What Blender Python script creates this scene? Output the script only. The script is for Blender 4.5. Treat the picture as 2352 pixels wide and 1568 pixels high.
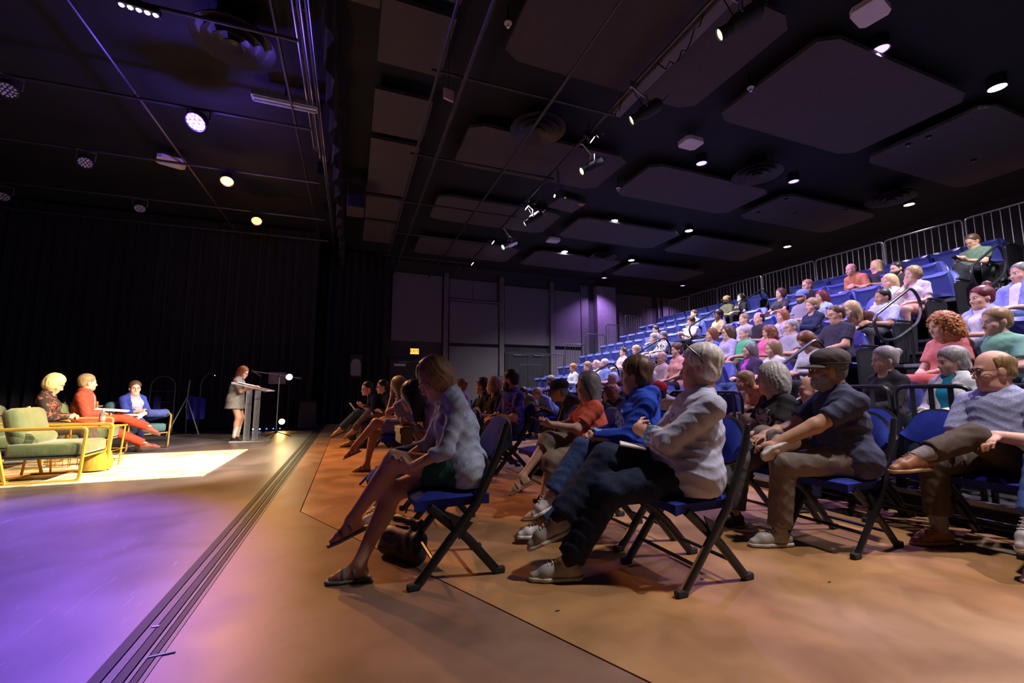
import bpy, bmesh, math, random, os
import numpy as np
from mathutils import Vector, Matrix

for o in list(bpy.data.objects):
    bpy.data.objects.remove(o, do_unlink=True)
SC = bpy.context.scene
COL = SC.collection
R = math.radians

# ------------------------------------------------------------------ camera
CAM_H = 1.03
cam_d = bpy.data.cameras.new('camera')
cam_d.sensor_width = 36.0
cam_d.lens = 980.0 / 2352.0 * 36.0
cam_d.clip_start = 0.05
cam_d.clip_end = 200
cam = bpy.data.objects.new('camera', cam_d)
COL.objects.link(cam)
PSI, TH = R(20.6), R(6.46)
cam.location = (0, 0, CAM_H)
cam.rotation_euler = (R(90) + TH, 0, -PSI)
SC.camera = cam

# ------------------------------------------------------------------ world, exposure
w = bpy.data.worlds.new('hall')
SC.world = w
w.use_nodes = True
w.node_tree.nodes['Background'].inputs[0].default_value = (0.02, 0.02, 0.03, 1)
w.node_tree.nodes['Background'].inputs[1].default_value = 0.15
SC.view_settings.view_transform = 'Standard'
SC.view_settings.look = 'None'
SC.view_settings.exposure = 0.0
SC.view_settings.gamma = 1.0
SC.view_settings.use_curve_mapping = False
SC.cycles.use_denoising = True
SC.cycles.max_bounces = 4
SC.cycles.diffuse_bounces = 2
SC.cycles.glossy_bounces = 2
SC.cycles.transmission_bounces = 4
SC.cycles.use_adaptive_sampling = True
SC.cycles.adaptive_threshold = 0.07
SC.cycles.light_sampling_threshold = 0.03
SC.cycles.sample_clamp_indirect = 4.0
SC.cycles.caustics_reflective = False
SC.cycles.caustics_refractive = False


def spot(name, loc, target, power, col, angle=50, blend=0.5, radius=0.06):
    d = bpy.data.lights.new(name, 'SPOT')
    d.energy = power
    d.color = col
    d.spot_size = R(angle)
    d.spot_blend = blend
    d.shadow_soft_size = radius
    o = bpy.data.objects.new(name, d)
    COL.objects.link(o)
    o.location = loc
    v = Vector(target) - Vector(loc)
    o.rotation_euler = v.to_track_quat('-Z', 'Y').to_euler()
    return o


# ------------------------------------------------------------------ pixel <-> room helpers (layout arithmetic only)
_fw = np.array([math.sin(PSI) * math.cos(TH), math.cos(PSI) * math.cos(TH), math.sin(TH)])
_rt = np.array([math.cos(PSI), -math.sin(PSI), 0.0])
_up = np.cross(_rt, _fw)
_C = np.array([0, 0, CAM_H])


def _ray(x, y):
    return _fw + _rt * (x - 1176) / 980.0 - _up * (y - 784) / 980.0


def at_z(x, y, z=0.0):
    r = _ray(x, y)
    return _C + r * (z - CAM_H) / r[2]


def at_x(x, y, X):
    r = _ray(x, y)
    return _C + r * X / r[0]


def at_y(x, y, Y):
    r = _ray(x, y)
    return _C + r * Y / r[1]


# ------------------------------------------------------------------ materials
MATS = {}


def mat(key, col=(.5, .5, .5), rough=.6, metal=0.0, var=0.12, scale=8.0, bump=0.0, bscale=60.0, emit=None, estr=0.0,
        trans=0.0, alpha=1.0, spec=None, kind=None, col2=None, col3=None, sheen=0.0, ior=1.45, coat=0.0, sss=0.0, wrinkle=0.0):
    if key in MATS:
        return MATS[key]
    m = bpy.data.materials.new(key)
    m.use_nodes = True
    nt = m.node_tree
    N, L = nt.nodes, nt.links
    b = N['Principled BSDF']
    b.inputs['Roughness'].default_value = rough
    b.inputs['Metallic'].default_value = metal
    b.inputs['IOR'].default_value = ior
    if spec is not None:
        b.inputs['Specular IOR Level'].default_value = spec
    if sheen:
        b.inputs['Sheen Weight'].default_value = sheen
    if coat:
        b.inputs['Coat Weight'].default_value = coat
    if trans:
        b.inputs['Transmission Weight'].default_value = trans
    if alpha < 1:
        b.inputs['Alpha'].default_value = alpha
    c = (*col, 1)
    b.inputs['Base Color'].default_value = c
    if emit:
        b.inputs['Emission Color'].default_value = (*emit, 1)
        b.inputs['Emission Strength'].default_value = estr
        m.cycles.emission_sampling = 'NONE'      # the lamps themselves light the room
    tc = N.new('ShaderNodeTexCoord')

    def ramp(src, stops, interp='LINEAR'):
        r = N.new('ShaderNodeValToRGB')
        r.color_ramp.interpolation = interp
        els = r.color_ramp.elements
        els[0].position, els[0].color = stops[0][0], (*stops[0][1], 1)
        els[1].position, els[1].color = stops[1][0], (*stops[1][1], 1)
        for p, cc in stops[2:]:
            e = els.new(p)
            e.color = (*cc, 1)
        L.new(src, r.inputs[0])
        return r.outputs[0]

    def noise(s, detail=3.0, dist=0.0, src=None):
        n = N.new('ShaderNodeTexNoise')
        n.inputs['Scale'].default_value = s
        n.inputs['Detail'].default_value = detail
        n.inputs['Distortion'].default_value = dist
        L.new(src or tc.outputs['Object'], n.inputs['Vector'])
        return n

    dk = tuple(max(0, x * (1 - var)) for x in col)
    lt = tuple(min(1, x * (1 + var)) for x in col)
    out = None
    if kind == 'stripe':
        wv = N.new('ShaderNodeTexWave')
        wv.inputs['Scale'].default_value = scale
        wv.inputs['Distortion'].default_value = 1.0
        wv.bands_direction = 'Z'
        L.new(tc.outputs['Object'], wv.inputs['Vector'])
        out = ramp(wv.outputs[0], [(.45, col), (.62, col2)])
    elif kind == 'zebra':
        wv = N.new('ShaderNodeTexWave')
        wv.inputs['Scale'].default_value = scale
        wv.inputs['Distortion'].default_value = 9.0
        wv.inputs['Detail Scale'].default_value = 1.5
        L.new(tc.outputs['Object'], wv.inputs['Vector'])
        out = ramp(wv.outputs[0], [(.47, col), (.53, col2)])
    elif kind == 'floral':
        v = N.new('ShaderNodeTexVoronoi')
        v.inputs['Scale'].default_value = scale
        ns = noise(scale * .7)
        mx = N.new('ShaderNodeMixRGB')
        mx.inputs[0].default_value = .25
        L.new(tc.outputs['Object'], mx.inputs[1])
        L.new(ns.outputs['Color'], mx.inputs[2])
        L.new(mx.outputs[0], v.inputs['Vector'])
        sp = N.new('ShaderNodeSeparateColor')
        L.new(v.outputs['Color'], sp.inputs[0])
        out = ramp(sp.outputs[0], [(.0, col), (.45, col2), (.7, col3 or col2), (.88, col)], 'CONSTANT')
    elif kind == 'print':      # pale printed motif on the chest (object space, front side)
        ns = noise(26, 2, 1.5)
        sp = N.new('ShaderNodeSeparateXYZ')
        L.new(tc.outputs['Object'], sp.inputs[0])
        out0 = ramp(ns.outputs[0], [(.46, col), (.52, col2)])
        # mask: x forward, |y|<.1, z band
        mx_ = N.new('ShaderNodeMath'); mx_.operation = 'ABSOLUTE'; L.new(sp.outputs[1], mx_.inputs[0])
        a = N.new('ShaderNodeMath'); a.operation = 'LESS_THAN'; a.inputs[1].default_value = .105; L.new(mx_.outputs[0], a.inputs[0])
        zc = N.new('ShaderNodeMath'); zc.operation = 'COMPARE'; zc.inputs[1].default_value = .84; zc.inputs[2].default_value = .1
        L.new(sp.outputs[2], zc.inputs[0])
        xf = N.new('ShaderNodeMath'); xf.operation = 'GREATER_THAN'; xf.inputs[1].default_value = .02; L.new(sp.outputs[0], xf.inputs[0])
        m1 = N.new('ShaderNodeMath'); m1.operation = 'MULTIPLY'; L.new(a.outputs[0], m1.inputs[0]); L.new(zc.outputs[0], m1.inputs[1])
        m2 = N.new('ShaderNodeMath'); m2.operation = 'MULTIPLY'; L.new(m1.outputs[0], m2.inputs[0]); L.new(xf.outputs[0], m2.inputs[1])
        mm = N.new('ShaderNodeMixRGB'); L.new(m2.outputs[0], mm.inputs[0]); mm.inputs[1].default_value = (*col, 1); L.new(out0, mm.inputs[2])
        out = mm.outputs[0]
    elif kind == 'strands':
        n1 = noise(scale, 4, .6)
        mp = N.new('ShaderNodeMapping')
        mp.inputs['Scale'].default_value = (9, 9, 1.1)
        L.new(tc.outputs['Object'], mp.inputs[0])
        n2 = noise(14, 3, .8, mp.outputs[0])
        out = ramp(n2.outputs[0], [(.3, tuple(x * .55 for x in col)), (.7, tuple(min(1, x * 1.35) for x in col))])
    elif kind == 'floor':
        n1 = noise(.55, 5, .8)
        n2 = noise(3.2, 6, .3)
        o1 = ramp(n1.outputs[0], [(.3, col), (.52, col2), (.72, col3)])
        o2 = ramp(n2.outputs[0], [(.3, (.55, .52, .5)), (.7, (1.1, 1.1, 1.1))])
        mx = N.new('ShaderNodeMixRGB')
        mx.blend_type = 'MULTIPLY'
        mx.inputs[0].default_value = .8
        L.new(o1, mx.inputs[1])
        L.new(o2, mx.inputs[2])
        # small dark specks and stains
        v = N.new('ShaderNodeTexVoronoi')
        v.inputs['Scale'].default_value = 2.6
        L.new(tc.outputs['Object'], v.inputs['Vector'])
        sp = ramp(v.outputs['Distance'], [(.018, (.25, .2, .17)), (.03, (1, 1, 1))])
        m3 = N.new('ShaderNodeMixRGB')
        m3.blend_type = 'MULTIPLY'
        m3.inputs[0].default_value = .8
        L.new(mx.outputs[0], m3.inputs[1])
        L.new(sp, m3.inputs[2])
        out = m3.outputs[0]
        rr = N.new('ShaderNodeMapRange')
        rr.inputs[3].default_value = rough - .08
        rr.inputs[4].default_value = rough + .12
        L.new(n2.outputs[0], rr.inputs[0])
        L.new(rr.outputs[0], b.inputs['Roughness'])
    elif kind == 'scratched':
        n1 = noise(1.3, 5, .5)
        base = ramp(n1.outputs[0], [(.3, dk), (.7, lt)])
        acc = base
        for ang, s in ((.5, 3.0), (-.9, 2.2), (1.7, 3.6)):
            mp = N.new('ShaderNodeMapping')
            mp.inputs['Rotation'].default_value = (0, 0, ang)
            mp.inputs['Scale'].default_value = (s * 14, s, 1)
            L.new(tc.outputs['Object'], mp.inputs[0])
            nn = noise(1.0, 2, 1.6, mp.outputs[0])
            sc_ = ramp(nn.outputs[0], [(.70, (0, 0, 0)), (.76, (.55, .55, .55))])
            mx = N.new('ShaderNodeMixRGB')
            mx.blend_type = 'ADD'
            mx.inputs[0].default_value = .16
            L.new(acc, mx.inputs[1])
            L.new(sc_, mx.inputs[2])
            acc = mx.outputs[0]
        out = acc
        rr = N.new('ShaderNodeMapRange')
        rr.inputs[3].default_value = rough - .1
        rr.inputs[4].default_value = rough + .16
        L.new(n1.outputs[0], rr.inputs[0])
        L.new(rr.outputs[0], b.inputs['Roughness'])
    elif kind == 'rug':
        n1 = noise(1.4, 6, 2.5)
        out = ramp(n1.outputs[0], [(.36, col2), (.44, col), (.56, col), (.62, col3)])
    elif var > 0:
        n1 = noise(scale, 3)
        out = ramp(n1.outputs[0], [(.3, dk), (.7, lt)])
    if out is not None:
        L.new(out, b.inputs['Base Color'])
    if sss:
        b.inputs['Subsurface Weight'].default_value = sss
        b.inputs['Subsurface Radius'].default_value = (.012, .005, .003)
    if wrinkle:
        mpw = N.new('ShaderNodeMapping')
        mpw.inputs['Scale'].default_value = (1.0, 1.4, .55)
        mpw.inputs['Rotation'].default_value = (.4, .5, .3)
        L.new(tc.outputs['Object'], mpw.inputs[0])
        nw = noise(15, 2, 1.2, mpw.outputs[0])
        bw = N.new('ShaderNodeBump')
        bw.inputs['Strength'].default_value = wrinkle
        bw.inputs['Distance'].default_value = .03
        L.new(nw.outputs[0], bw.inputs['Height'])
        L.new(bw.outputs[0], b.inputs['Normal'])
    elif bump:
        nb = noise(bscale, 3)
        bp = N.new('ShaderNodeBump')
        bp.inputs['Strength'].default_value = bump
        bp.inputs['Distance'].default_value = .01
        L.new(nb.outputs[0], bp.inputs['Height'])
        L.new(bp.outputs[0], b.inputs['Normal'])
    MATS[key] = m
    return m


def fabric(key, col, **k):
    k.setdefault('rough', .85)
    k.setdefault('var', .14)
    k.setdefault('scale', 22)
    k.setdefault('wrinkle', .16)
    k.setdefault('spec', .2)
    return mat('cloth_' + key, col, **k)


BLACK = mat('black_metal', (.008, .008, .010), .38, .0, .2, 30, spec=.5)
STEEL = mat('dull_steel', (.30, .30, .32), .35, .8, .1, 20)
DARKSTEEL = mat('dark_rail_steel', (.05, .05, .06), .35, .6, .1, 20)
CHROME = mat('bright_chrome', (.7, .7, .72), .18, 1.0, .05)
BLACKPL = mat('black_plastic', (.015, .015, .018), .5, 0, .2, 30)
BLUEVINYL = mat('blue_vinyl', (.022, .034, .24), .7, 0, .15, 12, bump=.15, bscale=220, spec=.06)
BLUESHELL = mat('blue_seat_fabric', (.042, .055, .31), .5, 0, .12, 14, bump=.2, bscale=260, sheen=.2)
SHELLEDGE = mat('blue_plastic_shell', (.05, .065, .24), .3, 0, .08, 10)
WHITEPL = mat('white_plastic', (.75, .72, .74), .45, 0, .05)
RUBBER = mat('black_rubber', (.02, .02, .02), .8, 0, .1)
GOLD = mat('yellow_painted_metal', (.62, .36, .05), .35, .3, .08)
ACRYL = mat('clear_acrylic', (.80, .80, .88), .08, 0, 0, alpha=.10, spec=.9)
ACRYLE = mat('acrylic_edge', (.85, .82, .90), .1, 0, 0, alpha=.42)
PAPER = mat('white_paper', (.8, .8, .78), .7, 0, .05)


# ------------------------------------------------------------------ mesh building
class MB:
    def __init__(s):
        s.v, s.f = [], []

    def add(s, vs, fs, M=None):
        k = len(s.v)
        if M is not None:
            vs = [tuple(M @ Vector(v)) for v in vs]
        s.v += [tuple(v) for v in vs]
        s.f += [[i + k for i in f] for f in fs]
        return s

    def box(s, c, d, M=None, bev=0.0):
        x, y, z = d[0] / 2, d[1] / 2, d[2] / 2
        if bev <= 0:
            vs = [(c[0] + a * x, c[1] + b * y, c[2] + e * z) for e in (-1, 1) for b in (-1, 1) for a in (-1, 1)]
            return s.add(vs, [(0, 2, 3, 1), (4, 5, 7, 6), (0, 1, 5, 4), (2, 6, 7, 3), (0, 4, 6, 2), (1, 3, 7, 5)], M)
        bm = bmesh.new()
        bmesh.ops.create_cube(bm, size=1)
        for v in bm.verts:
            v.co = (c[0] + v.co.x * d[0], c[1] + v.co.y * d[1], c[2] + v.co.z * d[2])
        bmesh.ops.bevel(bm, geom=bm.edges[:], offset=min(bev, min(d) * .49), segments=3 if bev > .012 else 2, profile=.5, affect='EDGES')
        bm.verts.ensure_lookup_table()
        for i, v in enumerate(bm.verts):
            v.index = i
        s.add([v.co[:] for v in bm.verts], [[v.index for v in f.verts] for f in bm.faces], M)
        bm.free()
        return s

    def span(s, a, b, bev=0.0):
        return s.box([(a[i] + b[i]) / 2 for i in range(3)], [abs(b[i] - a[i]) for i in range(3)], None, bev)

    def tube(s, path, r, seg=8, closed=False, M=None, flat=None):
        P = [Vector(p) for p in path]
        n = len(P)
        rings = []
        prev = None
        rs = r if isinstance(r, (list, tuple)) else [r] * n
        for i in range(n):
            if closed:
                t = (P[(i + 1) % n] - P[i - 1])
            else:
                t = P[min(i + 1, n - 1)] - P[max(i - 1, 0)]
            t = t.normalized() if t.length > 1e-9 else Vector((0, 0, 1))
            if prev is None:
                a = Vector((0, 0, 1)) if abs(t.z) < .9 else Vector((1, 0, 0))
                u = t.cross(a).normalized()
            else:
                u = (prev - t * prev.dot(t)).normalized()
            prev = u
            v = t.cross(u)
            ring = []
            for k in range(seg):
                an = 2 * math.pi * (k + .5) / seg
                a1, a2 = math.cos(an) * rs[i], math.sin(an) * rs[i]
                if flat:
                    a1 *= flat[0]
                    a2 *= flat[1]
                ring.append(P[i] + u * a1 + v * a2)
            rings.append(ring)
        vs = [p for ring in rings for p in ring]
        fs = []
        for i in range(n if closed else n - 1):
            j = (i + 1) % n
            for k in range(seg):
                l = (k + 1) % seg
                fs.append((i * seg + k, i * seg + l, j * seg + l, j * seg + k))
        if not closed:
            fs.append(tuple(reversed(range(seg))))
            fs.append(tuple(range((n - 1) * seg, n * seg)))
        return s.add(vs, fs, M)

    def bar(s, a, b, w_, h_, M=None):
        """rectangular bar from a to b"""
        return s.tube([a, b], 1.0, 4, M=M, flat=None) if False else s._bar(a, b, w_, h_, M)

    def _bar(s, a, b, w_, h_, M):
        a, b = Vector(a), Vector(b)
        t = (b - a).normalized()
        ref = Vector((0, 1, 0)) if abs(t.y) < .9 else Vector((1, 0, 0))
        u = (ref - t * ref.dot(t)).normalized()
        v = t.cross(u)
        vs = []
        for p in (a, b):
            for x, y in ((-1, -1), (1, -1), (1, 1), (-1, 1)):
                vs.append(p + u * x * w_ / 2 + v * y * h_ / 2)
        return s.add(vs, [(3, 2, 1, 0), (4, 5, 6, 7), (0, 1, 5, 4), (1, 2, 6, 5), (2, 3, 7, 6), (3, 0, 4, 7)], M)

    def lathe(s, prof, seg=20, M=None):
        vs, fs = [], []
        for r, z in prof:
            for k in range(seg):
                a = 2 * math.pi * k / seg
                vs.append((r * math.cos(a), r * math.sin(a), z))
        n = len(prof)
        for i in range(n - 1):
            for k in range(seg):
                l = (k + 1) % seg
                fs.append((i * seg + k, i * seg + l, (i + 1) * seg + l, (i + 1) * seg + k))
        fs.append(tuple(reversed(range(seg))))
        fs.append(tuple(range((n - 1) * seg, n * seg)))
        return s.add(vs, fs, M)

    def prism(s, poly, z0, z1, M=None):
        n = len(poly)
        vs = [(x, y, z0) for x, y in poly] + [(x, y, z1) for x, y in poly]
        fs = [tuple(reversed(range(n))), tuple(range(n, 2 * n))]
        for i in range(n):
            j = (i + 1) % n
            fs.append((i, j, n + j, n + i))
        return s.add(vs, fs, M)

    def grid(s, fn, nu, nv, thick=0.0, M=None):
        """sheet fn(u,v)->point, closed to a solid of given thickness along its normal (approx)"""
        P = [[Vector(fn(i / nu, j / nv)) for j in range(nv + 1)] for i in range(nu + 1)]
        vs, fs = [], []
        W = nv + 1
        for i in range(nu + 1):
            for j in range(nv + 1):
                vs.append(P[i][j])
        for i in range(nu):
            for j in range(nv):
                fs.append((i * W + j, (i + 1) * W + j, (i + 1) * W + j + 1, i * W + j + 1))
        if thick:
            K = len(vs)
            for i in range(nu + 1):
                for j in range(nv + 1):
                    du = P[min(i + 1, nu)][j] - P[max(i - 1, 0)][j]
                    dv = P[i][min(j + 1, nv)] - P[i][max(j - 1, 0)]
                    n = du.cross(dv)
                    n = n.normalized() if n.length > 1e-12 else Vector((0, 0, 1))
                    vs.append(P[i][j] - n * thick)
            fs += [tuple(K + q for q in reversed(f)) for f in list(fs)]
            for i in range(nu):
                for j in (0, nv):
                    a, b_ = i * W + j, (i + 1) * W + j
                    fs.append((a, b_, K + b_, K + a) if j else (b_, a, K + a, K + b_))
            for j in range(nv):
                for i in (0, nu):
                    a, b_ = i * W + j, i * W + j + 1
                    fs.append((b_, a, K + a, K + b_) if i else (a, b_, K + b_, K + a))
        return s.add(vs, fs, M)

    def mesh(s, name, m, smooth=False):
        me = bpy.data.meshes.new(name)
        me.from_pydata(s.v, [], s.f)
        me.materials.append(m)
        if smooth:
            me.polygons.foreach_set('use_smooth', [True] * len(me.polygons))
            try:
                me.set_sharp_from_angle(angle=R(40))
            except Exception:
                pass
        me.update()
        return me

    def build(s, name, m, parent=None, smooth=False):
        return link(name, s.mesh(name, m, smooth), parent)


def link(name, data, parent=None):
    o = bpy.data.objects.new(name, data)
    COL.objects.link(o)
    if parent is not None:
        o.parent = parent
    return o


def tag(o, label=None, cat=None, group=None, kind=None):
    if label:
        o['label'] = label
    if cat:
        o['category'] = cat
    if group:
        o['group'] = group
    if kind:
        o['kind'] = kind
    return o


def thing(name, label, cat, loc=(0, 0, 0), rz=0.0, group=None):
    o = bpy.data.objects.new(name, None)
    o.empty_display_size = .1
    COL.objects.link(o)
    o.location = loc
    o.rotation_euler = (0, 0, rz)
    return tag(o, label, cat, group)


def copy_tree(o, parent=None):
    c = o.copy()
    COL.objects.link(c)
    c.parent = parent
    for ch in list(o.children):
        copy_tree(ch, c)
    return c


def struct(name, mb, m, parent=None, smooth=False):
    o = mb.build(name, m, parent, smooth)
    if parent is None:
        o['kind'] = 'structure'
    return o


def aim(v):
    """matrix turning +Z to v"""
    return Vector(v).to_track_quat('Z', 'Y').to_matrix().to_4x4()


def T(x, y, z):
    return Matrix.Translation((x, y, z))


def RZ(a):
    return Matrix.Rotation(a, 4, 'Z')


def arc(c, r, a0, a1, n, ax1, ax2):
    c, ax1, ax2 = Vector(c), Vector(ax1), Vector(ax2)
    return [c + ax1 * r * math.cos(a0 + (a1 - a0) * i / n) + ax2 * r * math.sin(a0 + (a1 - a0) * i / n) for i in range(n + 1)]


def rounded_path(pts, r, n=4, closed=False):
    """polyline with rounded corners"""
    P = [Vector(p) for p in pts]
    out = []
    m = len(P)
    for i in range(m):
        if not closed and i in (0, m - 1):
            out.append(P[i])
            continue
        a, b, c = P[i - 1], P[i], P[(i + 1) % m]
        d1, d2 = (a - b), (c - b)
        rr = min(r, d1.length * .45, d2.length * .45)
        p1, p2 = b + d1.normalized() * rr, b + d2.normalized() * rr
        for k in range(n + 1):
            t = k / n
            out.append(p1 * (1 - t) ** 2 + b * 2 * t * (1 - t) + p2 * t * t)
    return out

# ================================================================== STRUCTURE
CEIL = 5.6
WALLM = mat('dark_grey_wall_paint', (.045, .042, .047), .75, 0, .2, 3, bump=.1, bscale=40)
PANELM = mat('charcoal_acoustic_panel', (.15, .135, .15), .8, 0, .14, 60, bump=.35, bscale=180)
PILM = mat('grey_pilaster_paint', (.13, .12, .13), .6, 0, .12, 5)
CEILM = mat('black_ceiling_paint', (.008, .0085, .015), .8, 0, .2, 3)
CLOUDM = mat('dark_ceiling_panel', (.075, .066, .074), .85, 0, .12, 40, bump=.3, bscale=150)
CURTM = mat('black_velour', (.006, .0065, .011), .95, 0, .3, 6, sheen=.1)

# --- floors
STAGEM = mat('scratched_black_stage_floor', (.092, .080, .088), .36, 0, .4, kind='scratched', spec=.38)
ORANGE = mat('stained_orange_concrete', (.38, .185, .065), .36, 0, kind='floor', col2=(.45, .25, .11), col3=(.54, .33, .22), spec=.5)
MAUVE = mat('stained_brown_concrete', (.21, .125, .08), .44, 0, kind='floor', col2=(.26, .155, .10), col3=(.30, .185, .13), spec=.35)
fl = struct('floor', MB().span((-9, -3, -.12), (14.5, 15.2, -.012)), mat('dark_joint_filler', (.03, .022, .018), .8))
MB().span((-9, -3, -.012), (-.835, 15.2, 0)).build('stage_floor', STAGEM, fl)
x0 = -.645
j = .008
# brown slab: strip beside the track and the wedge in front of the diagonal joint
MB().prism([(x0, -3), (3.19, -3), (-.365, 4.17), (-.365, 15.2), (x0, 15.2)], -.012, 0).build('floor_slab', MAUVE, fl)
MB().prism([(3.19 + j * 2, -3), (14.5, -3), (14.5, 15.2), (-.365 + j, 15.2), (-.365 + j, 4.17)], -.012, 0).build('floor_slab', ORANGE, fl)
tr = thing('floor_track', 'black grooved partition track set into floor along stage edge', 'floor track', (0, 0, 0))
TRK = mat('worn_black_track', (.014, .013, .015), .5, 0, .3, 4, spec=.1)
BRS = mat('worn_brass_strip', (.06, .05, .04), .45, 0, .3, 3, spec=.25)
for a, b, m in ((-.833, -.790, TRK), (-.784, -.752, mat('track_steel', (.05, .05, .055), .45, 0, .3, 3, spec=.2)), (-.748, -.714, TRK), (-.708, -.694, BRS), (-.690, -.668, TRK), (-.664, -.647, BRS)):
    MB().span((a, -3, -.010), (b, 15.0, .002)).build('track_strip', m, tr)
MB().span((-.834, -3, -.011), (-.646, 15.0, -.007)).build('track_bed', RUBBER, tr)
# flat coloured tape marks left on the floor
for i, (x, y, a, lw, c, lab) in enumerate(((372, 1504, .3, .085, (.25, .5, .4), 'short pale green tape mark across floor track'),
                                           (357, 1440, .1, .03, (.8, .8, .85), 'tiny white tape mark on floor track'),
                                           (1330, 1500, 0, 0, None, None))):
    if c:
        p = at_z(x, y)
        o = MB().box((0, 0, .0035), (lw, .010, .003), RZ(a - .2)).build('tape_mark', mat('tape%d' % i, c, .6), None)
        o.location = (p[0], p[1], 0)
        tag(o, lab, 'tape')
for i, (x, y, lw, lab) in enumerate(((1905, 1337, .028, 'dark scrap of litter on orange floor at lower right'),
                                     (1612, 1330, .03, 'dark scrap lying behind the white-haired man\'s chair leg'),
                                     (1280, 1403, .03, 'dark scrap beside diagonal floor joint'))):
    p = at_z(x, y)
    o = MB().lathe([(0.001, 0), (lw * .5, .001), (lw * .3, .004), (0.001, .005)], 7).build('litter_scrap', mat('scrap', (.05, .03, .03), .9), None)
    o.scale = (1, .35, 1)
    o.location = (p[0], p[1], 0)
    tag(o, lab, 'litter')

# --- ceiling and outer walls
struct('ceiling', MB().span((-9, -3, CEIL), (14.5, 15.2, CEIL + .15)), CEILM)
struct('wall_left', MB().span((-9.15, -3, 0), (-9, 15.2, CEIL)), WALLM)
struct('wall_right', MB().span((14.5, -3, 0), (14.65, 15.2, CEIL)), WALLM)
struct('wall_near', MB().span((-9, -3.15, 0), (14.5, -3, CEIL)), WALLM)
wb = struct('wall_back', MB().span((-9, 15.2, 0), (14.5, 15.35, CEIL)), WALLM)


def wpan(xa, xb, za, zb, m=PANELM, d=.10, nm='wall_panel'):
    return MB().span((xa, 15.2 - d, za), (xb, 15.2, zb), .012).build(nm, m, wb)


wpan(1.22, 2.98, 2.72, 5.15)
wpan(3.02, 3.20, 0, 5.25, PILM, .20, 'pilaster')
wpan(3.24, 4.14, 4.36, 5.1, PANELM, .05)
wpan(4.15, 5.10, 4.36, 5.1, PANELM, .05)
wpan(3.22, 5.14, 4.26, 4.33, PILM, .16, 'ledge')
wpan(3.25, 5.12, 2.72, 4.24, PANELM, .12)
wpan(3.25, 5.12, .05, 2.60, PANELM, .12)
wpan(5.14, 5.33, 0, 5.3, PILM, .20, 'pilaster')
wpan(5.36, 7.24, 2.74, 5.0, PANELM, .12)
wpan(7.26, 7.44, 0, 5.3, PILM, .20, 'pilaster')
wpan(7.48, 8.66, 2.74, 5.0, PANELM, .12)
wpan(7.48, 8.66, .05, 2.60, PANELM, .12)
wpan(8.68, 9.02, 0, 5.3, PILM, .14, 'pilaster')
wpan(9.34, 10.25, 0, 5.3, mat('column_paint', (.24, .215, .25), .6), .30, 'column')
wpan(10.28, 12.25, 0, 5.1, PANELM, .08)
wpan(12.55, 12.68, 0, 5.1, PILM, .10, 'pilaster')
wpan(12.85, 14.4, 0, 5.1, PANELM, .08)
# doors in the back wall
def door(n, xa, xb, zt, leaves, plate):
    d = struct('door_%d' % n, MB().span((xa, 15.10, 0), (xb, 15.2, zt), .004), mat('black_door_frame', (.05, .048, .05), .5))
    wd = (xb - xa - .12) / leaves
    for k in range(leaves):
        a = xa + .06 + k * wd
        leaf = MB().span((a + .004, 15.075, .01), (a + wd - .004, 15.12, zt - .06), .004).build('door_leaf', mat('black_door', (.035, .033, .036), .45), d)
        MB().tube([(a + .1, 15.05, 1.02), (a + wd - .1, 15.05, 1.02)], .018, 8).build('push_bar', STEEL, leaf)
        MB().span((a + .25, 15.03, zt - .13), (a + .62, 15.075, zt - .09)).tube([(a + .6, 15.02, zt - .11), (a + .95, 15.0, zt - .09)], .01, 6).build('door_closer', STEEL, leaf)
        if plate and k == 0:
            MB().span((a + .10, 15.065, zt - .26), (a + .48, 15.077, zt - .18)).build('door_sign', PAPER, leaf)
    return d
door(1, 1.20, 2.42, 2.10, 1, True)
door(2, 5.40, 7.20, 2.45, 2, False)
# curtains on the far stage side (black velour with folds)
def curtain(name, a, b, z0, z1, label, folds, amp=.07):
    a, b = Vector(a), Vector(b)
    d = (b - a)
    n = Vector((-d.y, d.x)).normalized()
    def fn(u, v):
        p = a + d * u
        ph = u * folds * 2 * math.pi
        off = (math.sin(ph) + .35 * math.sin(2.3 * ph + 1)) * amp * (.55 + .45 * (1 - v))
        return (p.x + n.x * off, p.y + n.y * off, z0 + (z1 - z0) * v)
    o = MB().grid(fn, int(folds * 10), 6, .012).build(name, CURTM, None, True)
    return tag(o, label, 'curtain')
curtain('stage_curtain', (-8.7, 13.2), (-1.0, 13.0), .02, 5.5, 'wide black velour curtain across the back of the stage', 34)
curtain('side_curtain', (-.95, 14.3), (1.0, 14.6), .02, 5.5, 'black curtain beside the exit door at end of stage', 8)
curtain('wing_curtain', (-8.75, 4.5), (-8.6, 13.0), .02, 5.5, 'black velour curtain along the far left of the stage', 24)

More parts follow.
